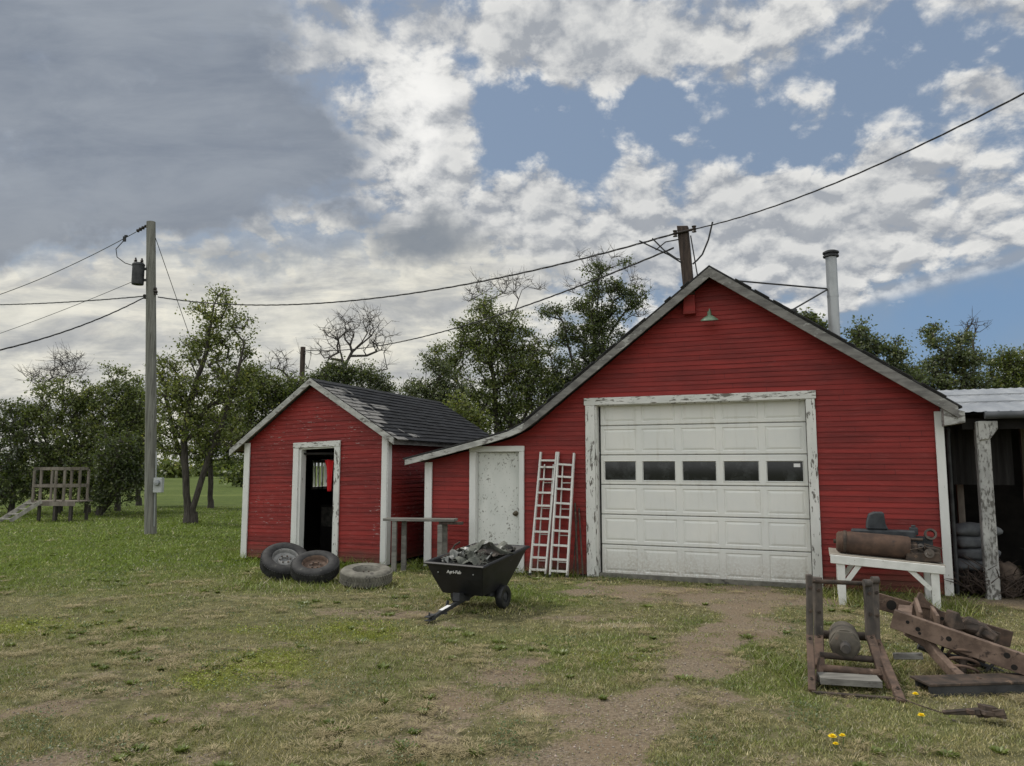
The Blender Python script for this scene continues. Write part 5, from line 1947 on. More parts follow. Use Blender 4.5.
def tree(name, label, cat, bx, by, stems, lobes, nclump, per, size, pal, seed, r0=.13, spread=.34, twig=.5, group=None, bare=0, mat_bark='bark', zmin=.25):
    """stems: polylines from the base (world xyz); lobes: (px, py, rx, ry, Y) crown masses; clumps of leaves hang on limbs grown to them."""
    r = np.random.default_rng(seed)
    base = np.array([bx, by, 0.0])
    t = thing(name, label, cat, (bx, by, 0), 0, group)
    nodes, parent = [], []
    for st in stems:
        prev = -1
        pts = [np.array(p, float) for p in st]
        for a, b_ in zip(pts[:-1], pts[1:]):
            m = max(2, int(np.linalg.norm(b_ - a) / .45))
            for i in range(m):
                q = a + (b_ - a) * i / m + (r.normal(0, .025, 3) if i else 0)
                nodes.append(q)
                parent.append(prev)
                prev = len(nodes) - 1
        nodes.append(pts[-1])
        parent.append(prev)
    C = []
    for (px, py, rx, ry, Y) in lobes:
        c = at(px, py, Y)
        k = Y / FPX
        C.append((np.array(c), np.array([rx * k, (rx + ry) * .5 * k * .9, ry * k])))
    vol = np.array([np.prod(e) ** .75 for _, e in C])
    vol /= vol.sum()
    cl = []
    while len(cl) < nclump:
        i = r.choice(len(C), p=vol)
        d = r.normal(size=3)
        d /= np.linalg.norm(d)
        p = C[i][0] + d * C[i][1] * r.random() ** .42
        if p[2] > zmin:
            cl.append(p)
    cl = np.array(cl)
    trunk_mid = np.mean(np.array(nodes), 0)
    cl = cl[np.argsort(np.linalg.norm(cl - trunk_mid, axis=1))]
    tips = []
    for p in cl:
        A = np.array(nodes)
        d = np.linalg.norm(A - p, axis=1) + 1.3 * np.maximum(0, A[:, 2] - p[2] + .15)
        j = int(np.argmin(d))
        q = A[j]
        L = np.linalg.norm(p - q)
        m = max(1, int(L / .4))
        prev = j
        for i in range(1, m + 1):
            f = i / m
            w = q + (p - q) * f
            w = w + np.array([0, 0, -.10 * L * math.sin(f * math.pi)]) + (r.normal(0, .05, 3) if i < m else 0)
            nodes.append(w)
            parent.append(prev)
            prev = len(nodes) - 1
        tips.append(prev)
    N = np.array(nodes)
    cnt = np.zeros(len(N))
    for k in tips:
        cnt[k] += 1
    for k in range(len(N) - 1, -1, -1):
        if parent[k] >= 0:
            cnt[parent[k]] += cnt[k]
    # shared stems may precede their children only through the list order, which holds here
    rad = np.maximum(.008, r0 * (np.maximum(cnt, .6) / max(nclump / (1 if bare else len(stems)), 1)) ** (.6 if bare else .5))
    rad = np.minimum(rad, r0)
    P, Q, ra, rb = [], [], [], []
    for k in range(len(N)):
        if parent[k] >= 0:
            P.append(N[parent[k]])
            Q.append(N[k] + (N[k] - N[parent[k]]) * .04)
            ra.append(min(rad[parent[k]], rad[k] * 1.6))
            rb.append(rad[k])
    for st in stems:                         # root flare
        b0 = np.array(st[0], float)
        if b0[2] > .2:
            continue
        P.append(b0 + [0, 0, -.2])
        Q.append(b0 + [0, 0, .35])
        ra.append(r0 * 1.5)
        rb.append(r0 * 1.02)
    # twigs
    nt_ = 5 if not bare else bare
    tw_end = []
    for p in cl:
        for _ in range(nt_):
            d = r.normal(size=3)
            d /= np.linalg.norm(d)
            d[2] = abs(d[2]) * .8 + d[2] * .2
            L = spread * r.uniform(.5, 1.3) * (1.0 if not bare else 1.5)
            mid = p + d * L * .5 + r.normal(0, .03, 3)
            end = p + d * L + r.normal(0, .05, 3)
            P += [p, mid]
            Q += [mid, end]
            ra += [.010, .007]
            rb += [.007, .003]
            tw_end.append(end)
            if bare:
                for s_ in range(2):
                    e2 = mid + (d + r.normal(0, .7, 3)) * L * .45
                    P.append(mid)
                    Q.append(e2)
                    ra.append(.006)
                    rb.append(.003)
    co, fc = frusta(P, Q, ra, rb, 6)
    mesh_np('trunk', co - base, fc, 4, M[mat_bark], None, t)
    if bare:
        return t
    # leaves
    n = nclump * per
    ci = np.repeat(np.arange(nclump), per)
    off = r.normal(size=(n, 3)) * np.array([1, 1, .72]) * spread * .62 * r.uniform(.55, 1.15, nclump)[ci][:, None]
    ctr = cl[ci] + off
    low_, high_ = (np.array(k) for k in PAL[pal])
    tc_ = np.clip(.5 + .32 * r.normal(size=nclump), 0, 1)
    tl = np.clip(tc_[ci] + .30 * r.normal(size=n), -.25, 1.35)[:, None]
    cc = low_ + (high_ - low_) * tl
    yel = (r.random(n) < .06)
    cc[yel] = cc[yel] * np.array([1.7, 1.45, .9])
    nrm = r.normal(size=(n, 3)) + np.array([0, 0, .6])
    nrm /= np.linalg.norm(nrm, axis=1, keepdims=True)
    ref = r.normal(size=(n, 3))
    a = np.cross(nrm, ref)
    a /= np.linalg.norm(a, axis=1, keepdims=True) + 1e-9
    b_ = np.cross(nrm, a)
    sz = size * r.uniform(.6, 1.35, size=(n, 1))
    v0 = ctr - a * sz * .5
    v1 = ctr + b_ * sz * .30 + nrm * sz * .06
    v2 = ctr + a * sz * .5
    v3 = ctr - b_ * sz * .30 + nrm * sz * .06
    co = np.stack([v0, v1, v2, v3], 1).reshape(-1, 3) - base
    mesh_np('crown', co, np.arange(n * 4).reshape(-1, 4), 4, M['leaf'], np.repeat(cc, 4, 0), t)
    return t


def tv(px, py, Y):
    return tuple(at(px, py, Y))


def base_of(px, Y):
    p = at(px, 500, Y)
    return p.x, Y


GT = 'trees round the farm yard'
# tree beside the pole
x, y = base_of(190, 24.4)
Y = 24.4
tree('deciduous_tree', 'tall open leafy tree with forked trunk just right of the utility pole', 'tree', x, y,
     [[(x, y, 0), tv(186, 480, Y), tv(184, 440, Y), tv(190, 400, Y), tv(207, 350, Y), tv(214, 305, Y)],
      [(x + .15, y, 0), tv(197, 495, Y), tv(208, 460, Y), tv(221, 425, Y - .3), tv(236, 380, Y - .4), tv(244, 345, Y - .4)],
      [(x - .1, y + .1, 0), tv(185, 470, Y + .3), tv(172, 425, Y + .5), tv(165, 395, Y + .5)]],
     [(213, 308, 22, 18, Y), (192, 350, 16, 22, Y), (213, 345, 20, 26, Y + .3), (238, 318, 12, 14, Y - .3), (228, 300, 14, 8, Y), (205, 385, 34, 26, Y), (180, 400, 26, 30, Y + .3), (235, 390, 20, 28, Y - .4), (200, 425, 36, 26, Y), (168, 375, 16, 18, Y + .5), (232, 435, 20, 22, Y - .4), (170, 440, 16, 20, Y + .4), (245, 350, 10, 16, Y)],
     225, 70, .095, 'lit', 1, 0.108, .36, group=GT)
# dark mass on the left
for i, (bxp, Y, lobes, nc, pal, lab, stem) in enumerate((
        (58, 29.5, [(55, 392, 20, 18, 29.5), (52, 425, 36, 34, 29.5), (70, 455, 34, 34, 29), (45, 470, 30, 30, 29)], 210, 'mid', 'dark dense tree rising straight behind the play platform', (56, 430)),
        (12, 29.0, [(12, 418, 28, 20, 29), (-5, 445, 40, 34, 29), (25, 465, 34, 34, 28.5), (0, 490, 40, 22, 28.5), (-30, 430, 30, 30, 29)], 230, 'dark', 'dark dense tree at the far left edge of the lawn', (10, 440)),
        (88, 30.0, [(88, 402, 20, 24, 30), (92, 440, 30, 34, 30), (85, 475, 30, 30, 30)], 190, 'mid', 'dark bushy tree just right of the play platform', (90, 430)),
        (118, 31.0, [(116, 382, 22, 16, 31), (128, 405, 22, 24, 31), (112, 425, 24, 30, 31), (135, 445, 20, 40, 31)], 210, 'mid', 'lighter green tree close left of the utility pole', (118, 420)),
        (100, 28.0, [(118, 462, 22, 34, 28), (132, 478, 14, 22, 28), (105, 488, 14, 20, 28)], 140, 'dark', 'low dark tree with leaning trunk left of the utility pole', (126, 462)))):
    x, y = base_of(bxp, Y)
    tree('deciduous_tree', lab, 'tree', x, y, [[(x, y, 0), ((x + tv(*stem, Y)[0]) / 2 + .1, Y, tv(*stem, Y)[2] * .5), tv(*stem, Y)]], lobes, int(nc * .95), 74, .10, pal, 20 + i, .10, .33, group=GT)
x, y = base_of(62, 30.5)
tree('dead_tree', 'bare twiggy tree top sticking out above the dark left trees', 'dead tree', x, y, [[(x, y, 0), tv(62, 430, 30.5), tv(63, 385, 30.5)]],
     [(58, 372, 30, 14, 30.5), (72, 365, 12, 14, 30.5), (40, 380, 16, 10, 30.5)], 60, 0, .1, 'dark', 31, .045, .36, bare=3, mat_bark='bark_dead', group='dead trees')
# thin trunks further back on the lawn
for i, (px, Y, lab, pal, lob) in enumerate(((139, 35, 'slim tree far back between the platform and the utility pole', 'mid', [(140, 420, 20, 30, 35), (150, 450, 16, 16, 35)]),
                                           (211, 33, 'slim tree standing behind the forked tree on the lawn', 'mid', [(214, 425, 24, 26, 33), (205, 452, 22, 12, 33), (232, 455, 14, 10, 33)]))):
    x, y = base_of(px, Y)
    tree('deciduous_tree', lab, 'tree', x, y, [[(x, y, 0), tv(px, 450, Y), tv(px + 2, 415, Y)]], lob, 110, 56, .11, pal, 40 + i, .11, .4, group=GT)
# behind the small shed
x, y = base_of(262, 27)
tree('deciduous_tree', 'round leafy tree directly behind the left of the small shed', 'tree', x, y, [[(x, y, 0), tv(262, 440, 27), tv(262, 395, 27)]],
     [(257, 378, 24, 16, 27), (277, 398, 28, 22, 27), (248, 412, 22, 24, 27), (290, 385, 16, 14, 27), (262, 440, 30, 24, 27)], 230, 69, .095, 'mid', 51, 0.101, .38, group=GT)
x, y = base_of(352, 28.5)
tree('deciduous_tree', 'low green tree showing above the middle of the small shed roof', 'tree', x, y, [[(x, y, 0), tv(350, 420, 28.5), tv(350, 385, 28.5)]],
     [(340, 372, 22, 12, 28.5), (365, 378, 20, 14, 28.5), (325, 385, 22, 12, 28.5), (350, 400, 40, 18, 28.5), (385, 392, 14, 10, 28.5)], 200, 69, .095, 'dark', 52, 0.101, .36, group=GT)
x, y = base_of(340, 30.5)
Y = 30.5
tree('dead_tree', 'large bare dead tree spreading above the small shed roof', 'dead tree', x, y,
     [[(x, y, 0), tv(340, 410, Y), tv(345, 370, Y), tv(352, 352, Y), tv(372, 335, Y), tv(384, 318, Y)], [tv(345, 372, Y), tv(340, 350, Y), tv(335, 330, Y), tv(328, 318, Y)], [tv(350, 356, Y), tv(362, 342, Y), tv(371, 322, Y), tv(370, 305, Y)]],
     [(345, 330, 22, 18, Y), (370, 322, 14, 18, Y), (385, 335, 10, 18, Y), (330, 335, 14, 18, Y), (375, 350, 16, 10, Y), (322, 352, 18, 8, Y), (385, 365, 8, 10, Y), (310, 362, 10, 8, Y)], 130, 0, .1, 'dark', 53, .125, .34, bare=2, mat_bark='bark_dead', group='dead trees')
x, y = base_of(286, 31)
tree('dead_tree', 'thin dead branch fan left of the short far pole', 'dead tree', x, y, [[(x, y, 0), tv(292, 390, 31), tv(284, 365, 31), tv(272, 350, 31)], [tv(292, 390, 31), tv(300, 372, 31)]],
     [(278, 360, 12, 12, 31), (290, 370, 10, 8, 31)], 22, 0, .1, 'dark', 54, .05, .3, bare=2, mat_bark='bark_dead', group='dead trees')
# centre
x, y = base_of(497, 30)
Y = 30
tree('deciduous_tree', 'broad leafy tree filling the gap between shed and garage roofs', 'tree', x, y,
     [[(x, y, 0), tv(497, 440, Y), tv(495, 390, Y), tv(490, 350, Y), tv(485, 305, Y)], [(x + .2, y, 0), tv(505, 440, Y), tv(520, 400, Y), tv(530, 365, Y), tv(540, 340, Y)], [(x - .2, y, 0), tv(480, 440, Y), tv(465, 400, Y), tv(455, 375, Y)]],
     [(482, 308, 18, 14, Y), (500, 325, 26, 20, Y), (470, 325, 14, 12, Y), (492, 350, 34, 20, Y), (455, 365, 16, 12, Y), (505, 372, 40, 24, Y), (470, 392, 34, 24, Y), (530, 395, 32, 30, Y), (545, 355, 18, 18, Y), (500, 415, 50, 24, Y), (440, 352, 10, 6, Y), (520, 345, 22, 18, Y), (470, 350, 22, 18, Y), (545, 385, 24, 26, Y)],
     480, 72, .10, 'mid', 61, 0.122, .37, group=GT)
tree('dead_tree', 'bare grey twigs above the broad leafy tree behind the roofs', 'dead tree', x + .3, y + .8, [[(x + .3, y + .8, 0), tv(500, 400, 30.8), tv(495, 330, 30.8), tv(490, 300, 30.8)], [tv(497, 350, 30.8), tv(515, 310, 30.8), tv(522, 290, 30.8)]],
     [(488, 290, 18, 12, 30.8), (515, 285, 16, 14, 30.8), (475, 298, 12, 8, 30.8), (535, 290, 8, 10, 30.8)], 46, 0, .1, 'dark', 62, .045, .3, bare=3, mat_bark='bark_dead', group='dead trees')
x, y = base_of(592, 30)
Y = 30
tree('deciduous_tree', 'tall irregular vine hung tree rising left of the garage gable', 'tree', x, y,
     [[(x, y, 0), tv(590, 420, Y), tv(594, 360, Y), tv(597, 310, Y), tv(598, 270, Y)], [tv(594, 360, Y), tv(612, 330, Y), tv(625, 312, Y), tv(634, 296, Y)], [(x - .2, y, 0), tv(580, 400, Y), tv(572, 360, Y), tv(562, 320, Y)]],
     [(597, 270, 14, 9, Y), (597, 292, 9, 16, Y), (624, 264, 7, 6, Y), (612, 312, 15, 12, Y), (632, 298, 12, 12, Y), (600, 340, 18, 30, Y), (573, 335, 18, 14, Y), (553, 312, 12, 8, Y), (580, 372, 30, 22, Y), (620, 340, 10, 12, Y), (575, 400, 40, 24, Y), (578, 305, 8, 6, Y), (610, 375, 22, 24, Y), (595, 315, 16, 22, Y), (612, 290, 12, 14, Y)],
     400, 70, .10, 'dark', 63, 0.122, .34, group=GT)
tree('dead_tree', 'wispy bare twigs around the tall vine hung tree top', 'dead tree', x + .3, y + .6, [[(x + .3, y + .6, 0), tv(600, 380, 30.6), tv(602, 300, 30.6), tv(600, 262, 30.6)], [tv(602, 320, 30.6), tv(630, 290, 30.6)]],
     [(598, 262, 24, 12, 30.6), (638, 300, 12, 26, 30.6), (575, 290, 14, 8, 30.6), (625, 275, 14, 12, 30.6)], 54, 0, .1, 'dark', 64, .04, .28, bare=3, mat_bark='bark_dead', group='dead trees')
x, y = base_of(425, 28)
tree('deciduous_tree', 'small feathery tree over the right end of the shed roof', 'tree', x, y, [[(x, y, 0), tv(425, 430, 28), tv(425, 390, 28), tv(428, 362, 28)]],
     [(418, 388, 18, 10, 28), (432, 362, 12, 8, 28), (440, 375, 12, 16, 28), (405, 388, 8, 6, 28), (445, 395, 20, 16, 28), (425, 405, 26, 14, 28)], 120, 63, .095, 'grey', 65, 0.079, .34, group=GT)
x, y = base_of(462, 24)
tree('leafy_shrub', 'yellow green shrub against the dark trees behind the shed roof', 'shrub', x, y, [[(x, y, 0), tv(462, 460, 24), tv(462, 425, 24)]],
     [(458, 410, 16, 16, 24), (470, 425, 18, 14, 24), (448, 420, 12, 14, 24)], 90, 46, .11, 'lit', 66, .07, .32)
# right
x, y = base_of(868, 23)
Y = 23
tree('deciduous_tree', 'green tree showing just right of the metal flue', 'tree', x, y, [[(x, y, 0), tv(868, 420, Y), tv(868, 360, Y), tv(866, 335, Y)], [tv(868, 420, Y), tv(893, 370, Y), tv(896, 350, Y)]],
     [(858, 328, 10, 7, Y), (868, 345, 15, 12, Y), (855, 350, 14, 10, Y), (880, 348, 10, 10, Y), (894, 358, 10, 13, Y), (897, 342, 5, 5, Y), (885, 375, 24, 14, Y), (910, 378, 12, 10, Y)],
     95, 66, .10, 'grey', 71, 0.079, .27, group=GT)
x, y = base_of(822, 23.5)
tree('deciduous_tree', 'small tree top peeping over the garage roof behind the flue', 'tree', x, y, [[(x, y, 0), tv(818, 400, 23.5), tv(815, 325, 23.5)]],
     [(806, 318, 7, 6, 23.5), (817, 325, 8, 8, 23.5), (822, 340, 14, 8, 23.5)], 45, 40, .115, 'grey', 72, .08, .26, group=GT)
x, y = base_of(955, 25)
Y = 25
tree('deciduous_tree', 'large leafy tree behind the tin roof on the right', 'tree', x, y, [[(x, y, 0), tv(955, 430, Y), tv(950, 380, Y), tv(938, 340, Y)], [tv(955, 430, Y), tv(965, 375, Y), tv(960, 345, Y)]],
     [(933, 335, 9, 13, Y), (957, 338, 15, 12, Y), (935, 358, 12, 14, Y), (960, 362, 24, 18, Y), (945, 385, 28, 14, Y), (975, 390, 22, 14, Y), (920, 372, 10, 12, Y)],
     135, 70, .10, 'grey', 73, 0.101, .30, group=GT)
x, y = base_of(1008, 26)
tree('deciduous_tree', 'leafy tree at the right picture edge behind the tin roof', 'tree', x, y, [[(x, y, 0), tv(1008, 430, 26), tv(1006, 370, 26)]],
     [(1012, 358, 22, 13, 26), (995, 372, 22, 18, 26), (1030, 375, 26, 20, 26), (1008, 395, 34, 14, 26)], 140, 69, .095, 'mid', 74, 0.094, .34, group=GT)
tree('dead_tree', 'few bare twigs rising from the large tree behind the tin roof', 'dead tree', x - 1.0, 26.5, [[(x - 1.0, 26.5, 0), tv(974, 400, 26.5), tv(973, 345, 26.5), tv(967, 322, 26.5)], [tv(973, 345, 26.5), tv(978, 318, 26.5)]],
     [(970, 325, 5, 10, 26.5), (978, 330, 4, 8, 26.5)], 12, 0, .1, 'dark', 75, .05, .26, bare=2, mat_bark='bark_dead', group='dead trees')
# far bushes across the pasture
r = random.Random(44)
for i, (px, py, Y, h, lab) in enumerate(((241, 478, 60, 9, 'small dark bush far out beside the shed corner'), (228, 470, 95, 8, 'distant bush on the horizon left of the shed'), (205, 470, 110, 7, 'distant bush on the horizon behind the forked tree'), (172, 471, 100, 8, 'distant bush on the horizon right of the utility pole'), (135, 474, 80, 12, 'distant bush left of the utility pole'), (100, 478, 70, 14, 'far bush behind the leaning trunk'), (60, 480, 60, 16, 'far bush in the gloom behind the play platform'), (15, 480, 60, 18, 'far bush in the gloom at the left edge'))):
    x, y = base_of(px, Y)
    tree('bush', lab, 'bush', x, y, [[(x, y, 0), tv(px, py - 1, Y)]], [(px, py - 2, h * 1.5, h * .7, Y), (px + h, py + 1, h, h * .5, Y)], 40, 26, .4 * Y / 70, 'mid' if i < 4 else 'dark', 90 + i, .08, .9 * Y / 70, group='bushes across the pasture', zmin=.1)


# ------------------------------------------------------------------ grass
def build_grass():
    r = np.random.default_rng(5)

    def scatter(n, y0, y1, power):
        f = r.random(n)
        a = 1 - power
        Y = (y0 ** a + f * (y1 ** a - y0 ** a)) ** (1 / a)
        Xs = (r.random(n) * 2 - 1) * (.74 * Y + 1.0)
        return Xs, Y
    Xs, Ys = scatter(900000, 4.1, 34.0, 1.7)
    # clumping
    c1 = fbm(Xs * 6, Ys * 6, 3)
    c2 = fbm(Xs * 1.3 + 9, Ys * 1.3, 3)
    D, L, C, T = ground_masks(Xs, Ys)
    keep = r.random(len(Xs)) < np.clip(1.2 - 1.5 * D, .05 + .5 * (c1 > .56), 1) * np.clip(.35 + 1.3 * (c1 - .3) + .5 * (c2 - .4) + .3 * L, .05, 1)
    keep &= ~in_rect(Xs, Ys, GA, GR, -.02, 8.4, .0, 9)
    keep &= ~in_rect(Xs, Ys, SA, SR, -.02, 3.2, .0, 6)
    keep &= ~in_rect(Xs, Ys, GA, GR, 8.4, 16, .35, 5)
    Xs, Ys, D, L, C, T, c1, c2 = (k[keep] for k in (Xs, Ys, D, L, C, T, c1, c2))
    n = len(Xs)
    Z = ground_z(Xs, Ys)
    # taller where nothing mows: along walls and under the iron
    edge = np.zeros(n)
    for o_, a_, w_ in ((GA, GR, 8.4), (SA, SR, 3.2)):
        ca, sa = math.cos(a_), math.sin(a_)
        u_ = (Xs - o_.x) * ca + (Ys - o_.y) * sa
        v_ = -(Xs - o_.x) * sa + (Ys - o_.y) * ca
        e_ = (v_ > -.4) & (v_ < 0) & (u_ > -.3) & (u_ < w_)
        if w_ > 5:
            e_ &= ~((u_ > 2.95) & (u_ < 6.75))
        edge = np.maximum(edge, e_ * 1.0)
    junk = np.maximum(in_rect(Xs, Ys, Vector((2.35, 6.0, 0)), 0, 0, 2.9, -.05, 1.6) * .45, in_rect(Xs, Ys, BO, GR, -.2, 1.7, -.2, 1.2) * .9)
    junk = np.maximum(junk, in_rect(Xs, Ys, Vector((-1.1, 9.6, 0)), 0, 0, 1.4, 0, 1.6) * .35)
    junk = np.maximum(junk, in_rect(Xs, Ys, Vector((-4.4, 11.5, 0)), 0, 0, 2.8, -.15, 1.3) * .42)
    junk = junk * (1 - .8 * in_rect(Xs, Ys, Vector((2.3, 5.6, 0)), 0, 0, 2.9, 0, .85))
    tall = np.maximum(edge, junk)
    h = (.009 + .019 * r.random(n) ** 1.5) * (.35 + 1.4 * c2) + .035 * L * r.random(n) ** 2
    h = h * (1 - .45 * D) + tall * r.random(n) ** 2.4 * .19
    h *= np.clip(.8 + Ys / 45, 1, 1.6)
    w = (.0024 + .0026 * r.random(n)) * np.clip(Ys / 6.5, .9, 4)
    ang = r.random(n) * 2 * np.pi
    lean_ = h * (.5 + 1.1 * r.random(n))
    la = r.random(n) * 2 * np.pi
    bx_, by_ = np.cos(ang) * w, np.sin(ang) * w
    b0 = np.stack([Xs - bx_, Ys - by_, Z - .005], 1)
    b1 = np.stack([Xs + bx_, Ys + by_, Z - .005], 1)
    tp = np.stack([Xs + np.cos(la) * lean_, Ys + np.sin(la) * lean_, Z + h], 1)
    dry = np.array([.47, .40, .19])
    straw = np.array([.45, .40, .27])
    grn = np.array([.175, .225, .038])
    lus = np.array([.185, .255, .026])
    clv = np.array([.29, .31, .045])
    c5 = fbm(Xs * 3.1 + 70, Ys * 3.1, 4)
    g = np.clip(.44 + .80 * L + 1.5 * (c2 - .5) + 1.6 * (c5 - .5) + .25 * r.normal(size=n) + .35 * tall, 0, 1)[:, None]
    cc = dry * (1 - g) + (grn * (1 - L[:, None]) + lus * L[:, None]) * g
    s_ = (r.random(n) < .05 + .12 * (1 - L) * (1 - tall) + .7 * T)[:, None]
    cc = np.where(s_, straw, cc)
    cm = (r.random(n) < C * .9)[:, None]
    cc = np.where(cm, clv, cc)
    cc = cc * (.45 + 1.0 * r.random((n, 1)))
    co = np.stack([b0, b1, tp], 1).reshape(-1, 3)
    o_ = mesh_np('grass', co, np.arange(n * 3).reshape(-1, 3), 3, M['grass'], np.repeat(cc, 3, 0))
    o_['kind'] = 'stuff'
    o_['label'] = 'short patchy grass of green and dry blades over the yard'
    o_['category'] = 'grass'
    # broad leaved weeds and clover
    Xs, Ys = scatter(420000, 4.1, 24.0, 1.7)
    D, L, C, T = ground_masks(Xs, Ys)
    c3 = fbm(Xs * 2.3 + 31, Ys * 2.3 + 4, 4)
    keep = r.random(len(Xs)) < np.clip(C * .75 + sstep(.60, .74, c3) * .40 * (1 - D * .8), 0, 1)
    keep &= ~in_rect(Xs, Ys, GA, GR, -.02, 8.4, -.02, 9) & ~in_rect(Xs, Ys, SA, SR, -.02, 3.2, -.02, 6) & ~in_rect(Xs, Ys, GA, GR, 8.4, 16, .2, 5)
    Xs, Ys, C = Xs[keep], Ys[keep], C[keep]
    n = len(Xs)
    Z = ground_z(Xs, Ys) + .012 + .035 * r.random(n)
    sz = (.006 + .007 * r.random(n)) * np.clip(Ys / 8, .9, 2)
    nr = r.normal(size=(n, 3)) * .55 + np.array([0, 0, 1.0])
    nr /= np.linalg.norm(nr, axis=1, keepdims=True)
    a = np.cross(nr, r.normal(size=(n, 3)))
    a /= np.linalg.norm(a, axis=1, keepdims=True)
    b_ = np.cross(nr, a)
    c = np.stack([Xs, Ys, Z], 1)
    s2 = sz[:, None]
    co = np.stack([c - a * s2, c + b_ * s2 * .7, c + a * s2, c - b_ * s2 * .7], 1).reshape(-1, 3)
    cc = np.where(r.random((n, 1)) < C[:, None], np.array([[.25, .285, .038]]), np.array([[.095, .135, .05]])) * (.7 + .6 * r.random((n, 1)))
    o_ = mesh_np('clover', co, np.arange(n * 4).reshape(-1, 4), 4, M['grass'], np.repeat(cc, 4, 0))
    o_['kind'] = 'stuff'
    o_['label'] = 'low broad leaved clover and weeds among the grass'
    o_['category'] = 'weeds'


build_grass()


# ------------------------------------------------------------------ dandelions
def dandelion(px, py, h, label, size=.020):
    size *= 1.2
    p = gnd(px, py + 3)
    t = thing('dandelion', label, 'flower', p, 0, 'dandelions in bloom')
    MB().tube([(0, 0, -.01), (.006, 0, h * .5), (.0, .004, h)], .0028, 6).build('stem', M['stem_green'], t)
    b = MB()
    r_ = random.Random(int(px * 7 + py))
    for ringk in range(3):
        n = 14 - ringk * 3
        for i in range(n):
            a = 2 * math.pi * i / n + ringk * .3
            el = .15 + .45 * ringk
            d = Vector((math.cos(a) * math.cos(el), math.sin(a) * math.cos(el), math.sin(el)))
            s_ = Vector((-math.sin(a), math.cos(a), 0)) * size * .17
            c = Vector((0, .004, h))
            L = size * r_.uniform(.85, 1.1) * (1 - .15 * ringk)
            b.add([c - s_ * .4, c + s_ * .4, c + d * L * .8 + s_, c + d * L, c + d * L * .8 - s_], [(0, 1, 2, 3, 4)])
    b.build('bloom', M['yellow_petal'], t)
    return t


for px, py, h, lab, s_ in ((833, 742, .05, 'largest yellow dandelion, left of the close pair near the bottom edge', .027),
                           (843, 740, .045, 'yellow dandelion right of the close pair near the bottom edge', .020),
                           (836, 746, .03, 'low yellow dandelion nearest the bottom edge of the yard', .018),
                           (922, 720, .05, 'yellow dandelion between the hitch frame and the broken bracket', .024),
                           (916, 698, .05, 'yellow dandelion beside the foot of the hitch frame', .022),
                           (916, 681, .05, 'yellow dandelion just above the left end of the beam', .022),
                           (934, 684, .04, 'small yellow dandelion behind the left end of the beam', .018),
                           (948, 685, .04, 'small yellow dandelion behind the beam under the control arm', .018)):
    dandelion(px, py, h, lab, s_)


# ------------------------------------------------------------------ loose stones and dead thatch
def build_gravel():
    r = np.random.default_rng(21)
    n = 60000
    f = r.random(n)
    Y = (4.1 ** -.7 + f * (14.0 ** -.7 - 4.1 ** -.7)) ** (1 / -.7)
    Xs = (r.random(n) * 2 - 1) * (.74 * Y + .8)
    D, L, C, T = ground_masks(Xs, Y)
    k = (r.random(n) < np.clip(D * .5 - .06, .004, 1)) & ~in_rect(Xs, Y, GA, GR, -.02, 8.4, .0, 9) & ~in_rect(Xs, Y, SA, SR, -.02, 3.2, 0, 6)
    Xs, Y = Xs[k], Y[k]
    n = len(Xs)
    sz = .004 + .010 * r.random(n) ** 3
    octa = np.array([[1, 0, 0], [-1, 0, 0], [0, 1, 0], [0, -1, 0], [0, 0, 1], [0, 0, -1.0]])
    fc = np.array([[0, 2, 4], [2, 1, 4], [1, 3, 4], [3, 0, 4], [2, 0, 5], [1, 2, 5], [3, 1, 5], [0, 3, 5]])
    a = r.random(n) * 6.28
    ca, sa = np.cos(a)[:, None], np.sin(a)[:, None]
    v = octa[None] * (sz[:, None, None] * r.uniform(.6, 1.3, (n, 6, 1))) * np.array([1, .8, .6])
    x = v[:, :, 0] * ca - v[:, :, 1] * sa
    y = v[:, :, 0] * sa + v[:, :, 1] * ca
    co = np.stack([x + Xs[:, None], y + Y[:, None], v[:, :, 2] + ground_z(Xs, Y)[:, None] + sz[:, None] * .3], -1).reshape(-1, 3)
    faces = (np.arange(n)[:, None, None] * 6 + fc[None]).reshape(-1, 3)
    tone = np.array([.27, .235, .19]) * r.uniform(.5, 1.6, (n, 1)) * r.uniform(.93, 1.07, (n, 3))
    m, nt, p, o = new_mat('loose_stones')
    an = nt.nodes.new('ShaderNodeAttribute')
    an.attribute_name = 'tone'
    nt.links.new(an.outputs['Color'], p.inputs['Base Color'])
    p.inputs['Roughness'].default_value = .9
    g = mesh_np('gravel', co, faces, 3, m, np.repeat(tone, 6, 0))
    g['kind'] = 'stuff'
    g['label'] = 'loose small stones on the bare dirt tracks'
    g['category'] = 'gravel'


build_gravel()


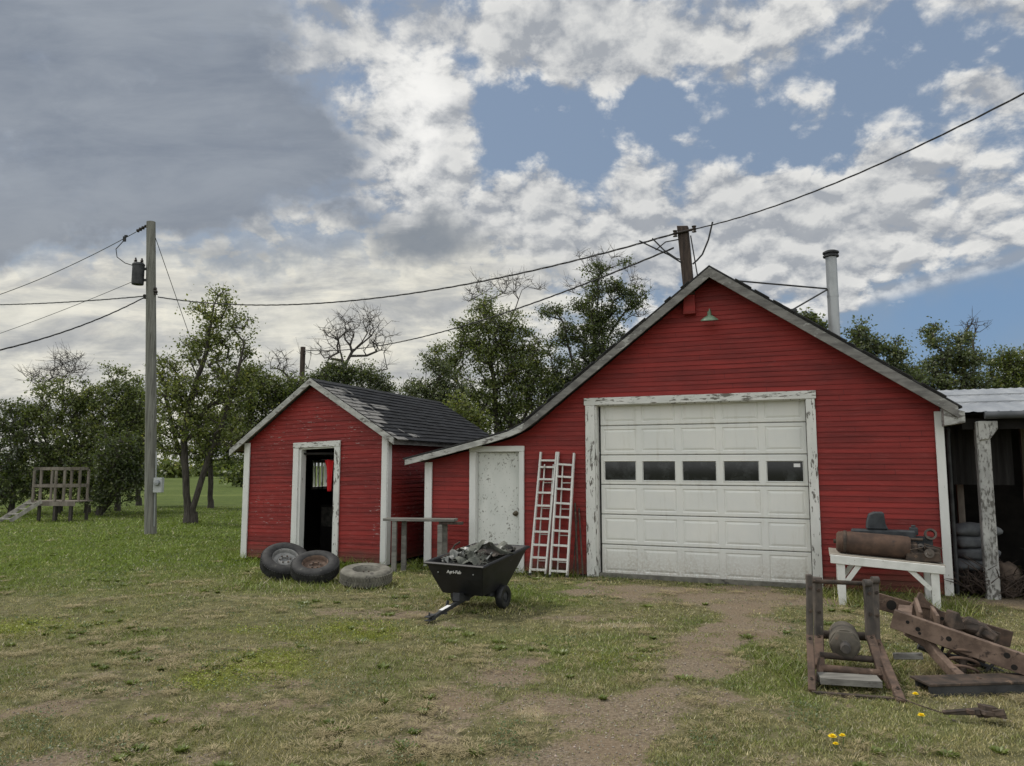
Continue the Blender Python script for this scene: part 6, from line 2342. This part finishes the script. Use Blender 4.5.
def build_tufts():
    """Broad weed rosettes and flattened straw, scattered in clumps."""
    r = np.random.default_rng(33)
    for nm, lab, n, k_, up, c_lo, c_hi in (('weeds', 'dark green broad leaved weed clumps dotted over the yard', 230, 46, .8, (.10, .14, .032), (.20, .245, .055)),
                                           ('dead_thatch', 'flattened pale straw and dead thatch over the yard', 700, 60, .12, (.25, .205, .115), (.47, .39, .225))):
        f = r.random(n * 3)
        Y = (4.2 ** -.6 + f * (20.0 ** -.6 - 4.2 ** -.6)) ** (1 / -.6)
        Xs = (r.random(n * 3) * 2 - 1) * (.74 * Y + .6)
        D, L, C, T = ground_masks(Xs, Y)
        q = fbm(Xs * .9 + 60, Y * .9 + 12, 3)
        ok = (r.random(n * 3) < np.clip((q - .38) * 4, .05, 1) * (1.0 if up > .5 else np.clip(1.1 - L, .05, 1))) & (D < (.75 if up > .5 else .95))
        ok &= ~in_rect(Xs, Y, GA, GR, -.1, 8.5, -.05, 9) & ~in_rect(Xs, Y, SA, SR, -.1, 3.3, -.05, 6) & ~in_rect(Xs, Y, GA, GR, 8.4, 16, 0, 5)
        Xs, Y = Xs[ok][:n], Y[ok][:n]
        m = len(Xs)
        rad = .02 + .11 * r.random(m) ** 2 if up > .5 else r.uniform(.05, .20, m)
        ci = np.repeat(np.arange(m), k_)
        N = len(ci)
        a = r.random(N) * 6.283
        rr = rad[ci] * np.sqrt(r.random(N))
        bx = Xs[ci] + np.cos(a) * rr * .6
        by = Y[ci] + np.sin(a) * rr * .6
        bz = ground_z(bx, by)
        ln = (r.uniform(.018, .055, N) if up > .5 else r.uniform(.04, .10, N))
        d = np.stack([np.cos(a + r.normal(0, .5, N)), np.sin(a + r.normal(0, .5, N)), up * r.uniform(.25, 1.3, N) + .08], 1)
        d /= np.linalg.norm(d, axis=1, keepdims=True)
        side = np.stack([-d[:, 1], d[:, 0], np.zeros(N)], 1)
        side /= np.linalg.norm(side, axis=1, keepdims=True) + 1e-9
        w = ((r.uniform(.006, .012, N) if up > .5 else r.uniform(.0015, .003, N)) * np.clip(Y[ci] / 8, 1, 2))[:, None]
        b = np.stack([bx, by, bz + (.0 if up > .5 else .012)], 1)
        tip = b + d * ln[:, None]
        mid = b + d * ln[:, None] * .5 + np.array([0, 0, .008])
        co = np.stack([b, mid + side * w, tip, mid - side * w], 1).reshape(-1, 3)
        t = np.clip(r.random(m)[ci] * .6 + r.random(N) * .5, 0, 1)[:, None]
        cc = np.array(c_lo) * (1 - t) + np.array(c_hi) * t
        o_ = mesh_np(nm, co, np.arange(N * 4).reshape(-1, 4), 4, M['grass'], np.repeat(cc, 4, 0))
        o_['kind'] = 'stuff'
        o_['label'] = lab
        o_['category'] = 'weeds' if up > .5 else 'straw'


build_tufts()
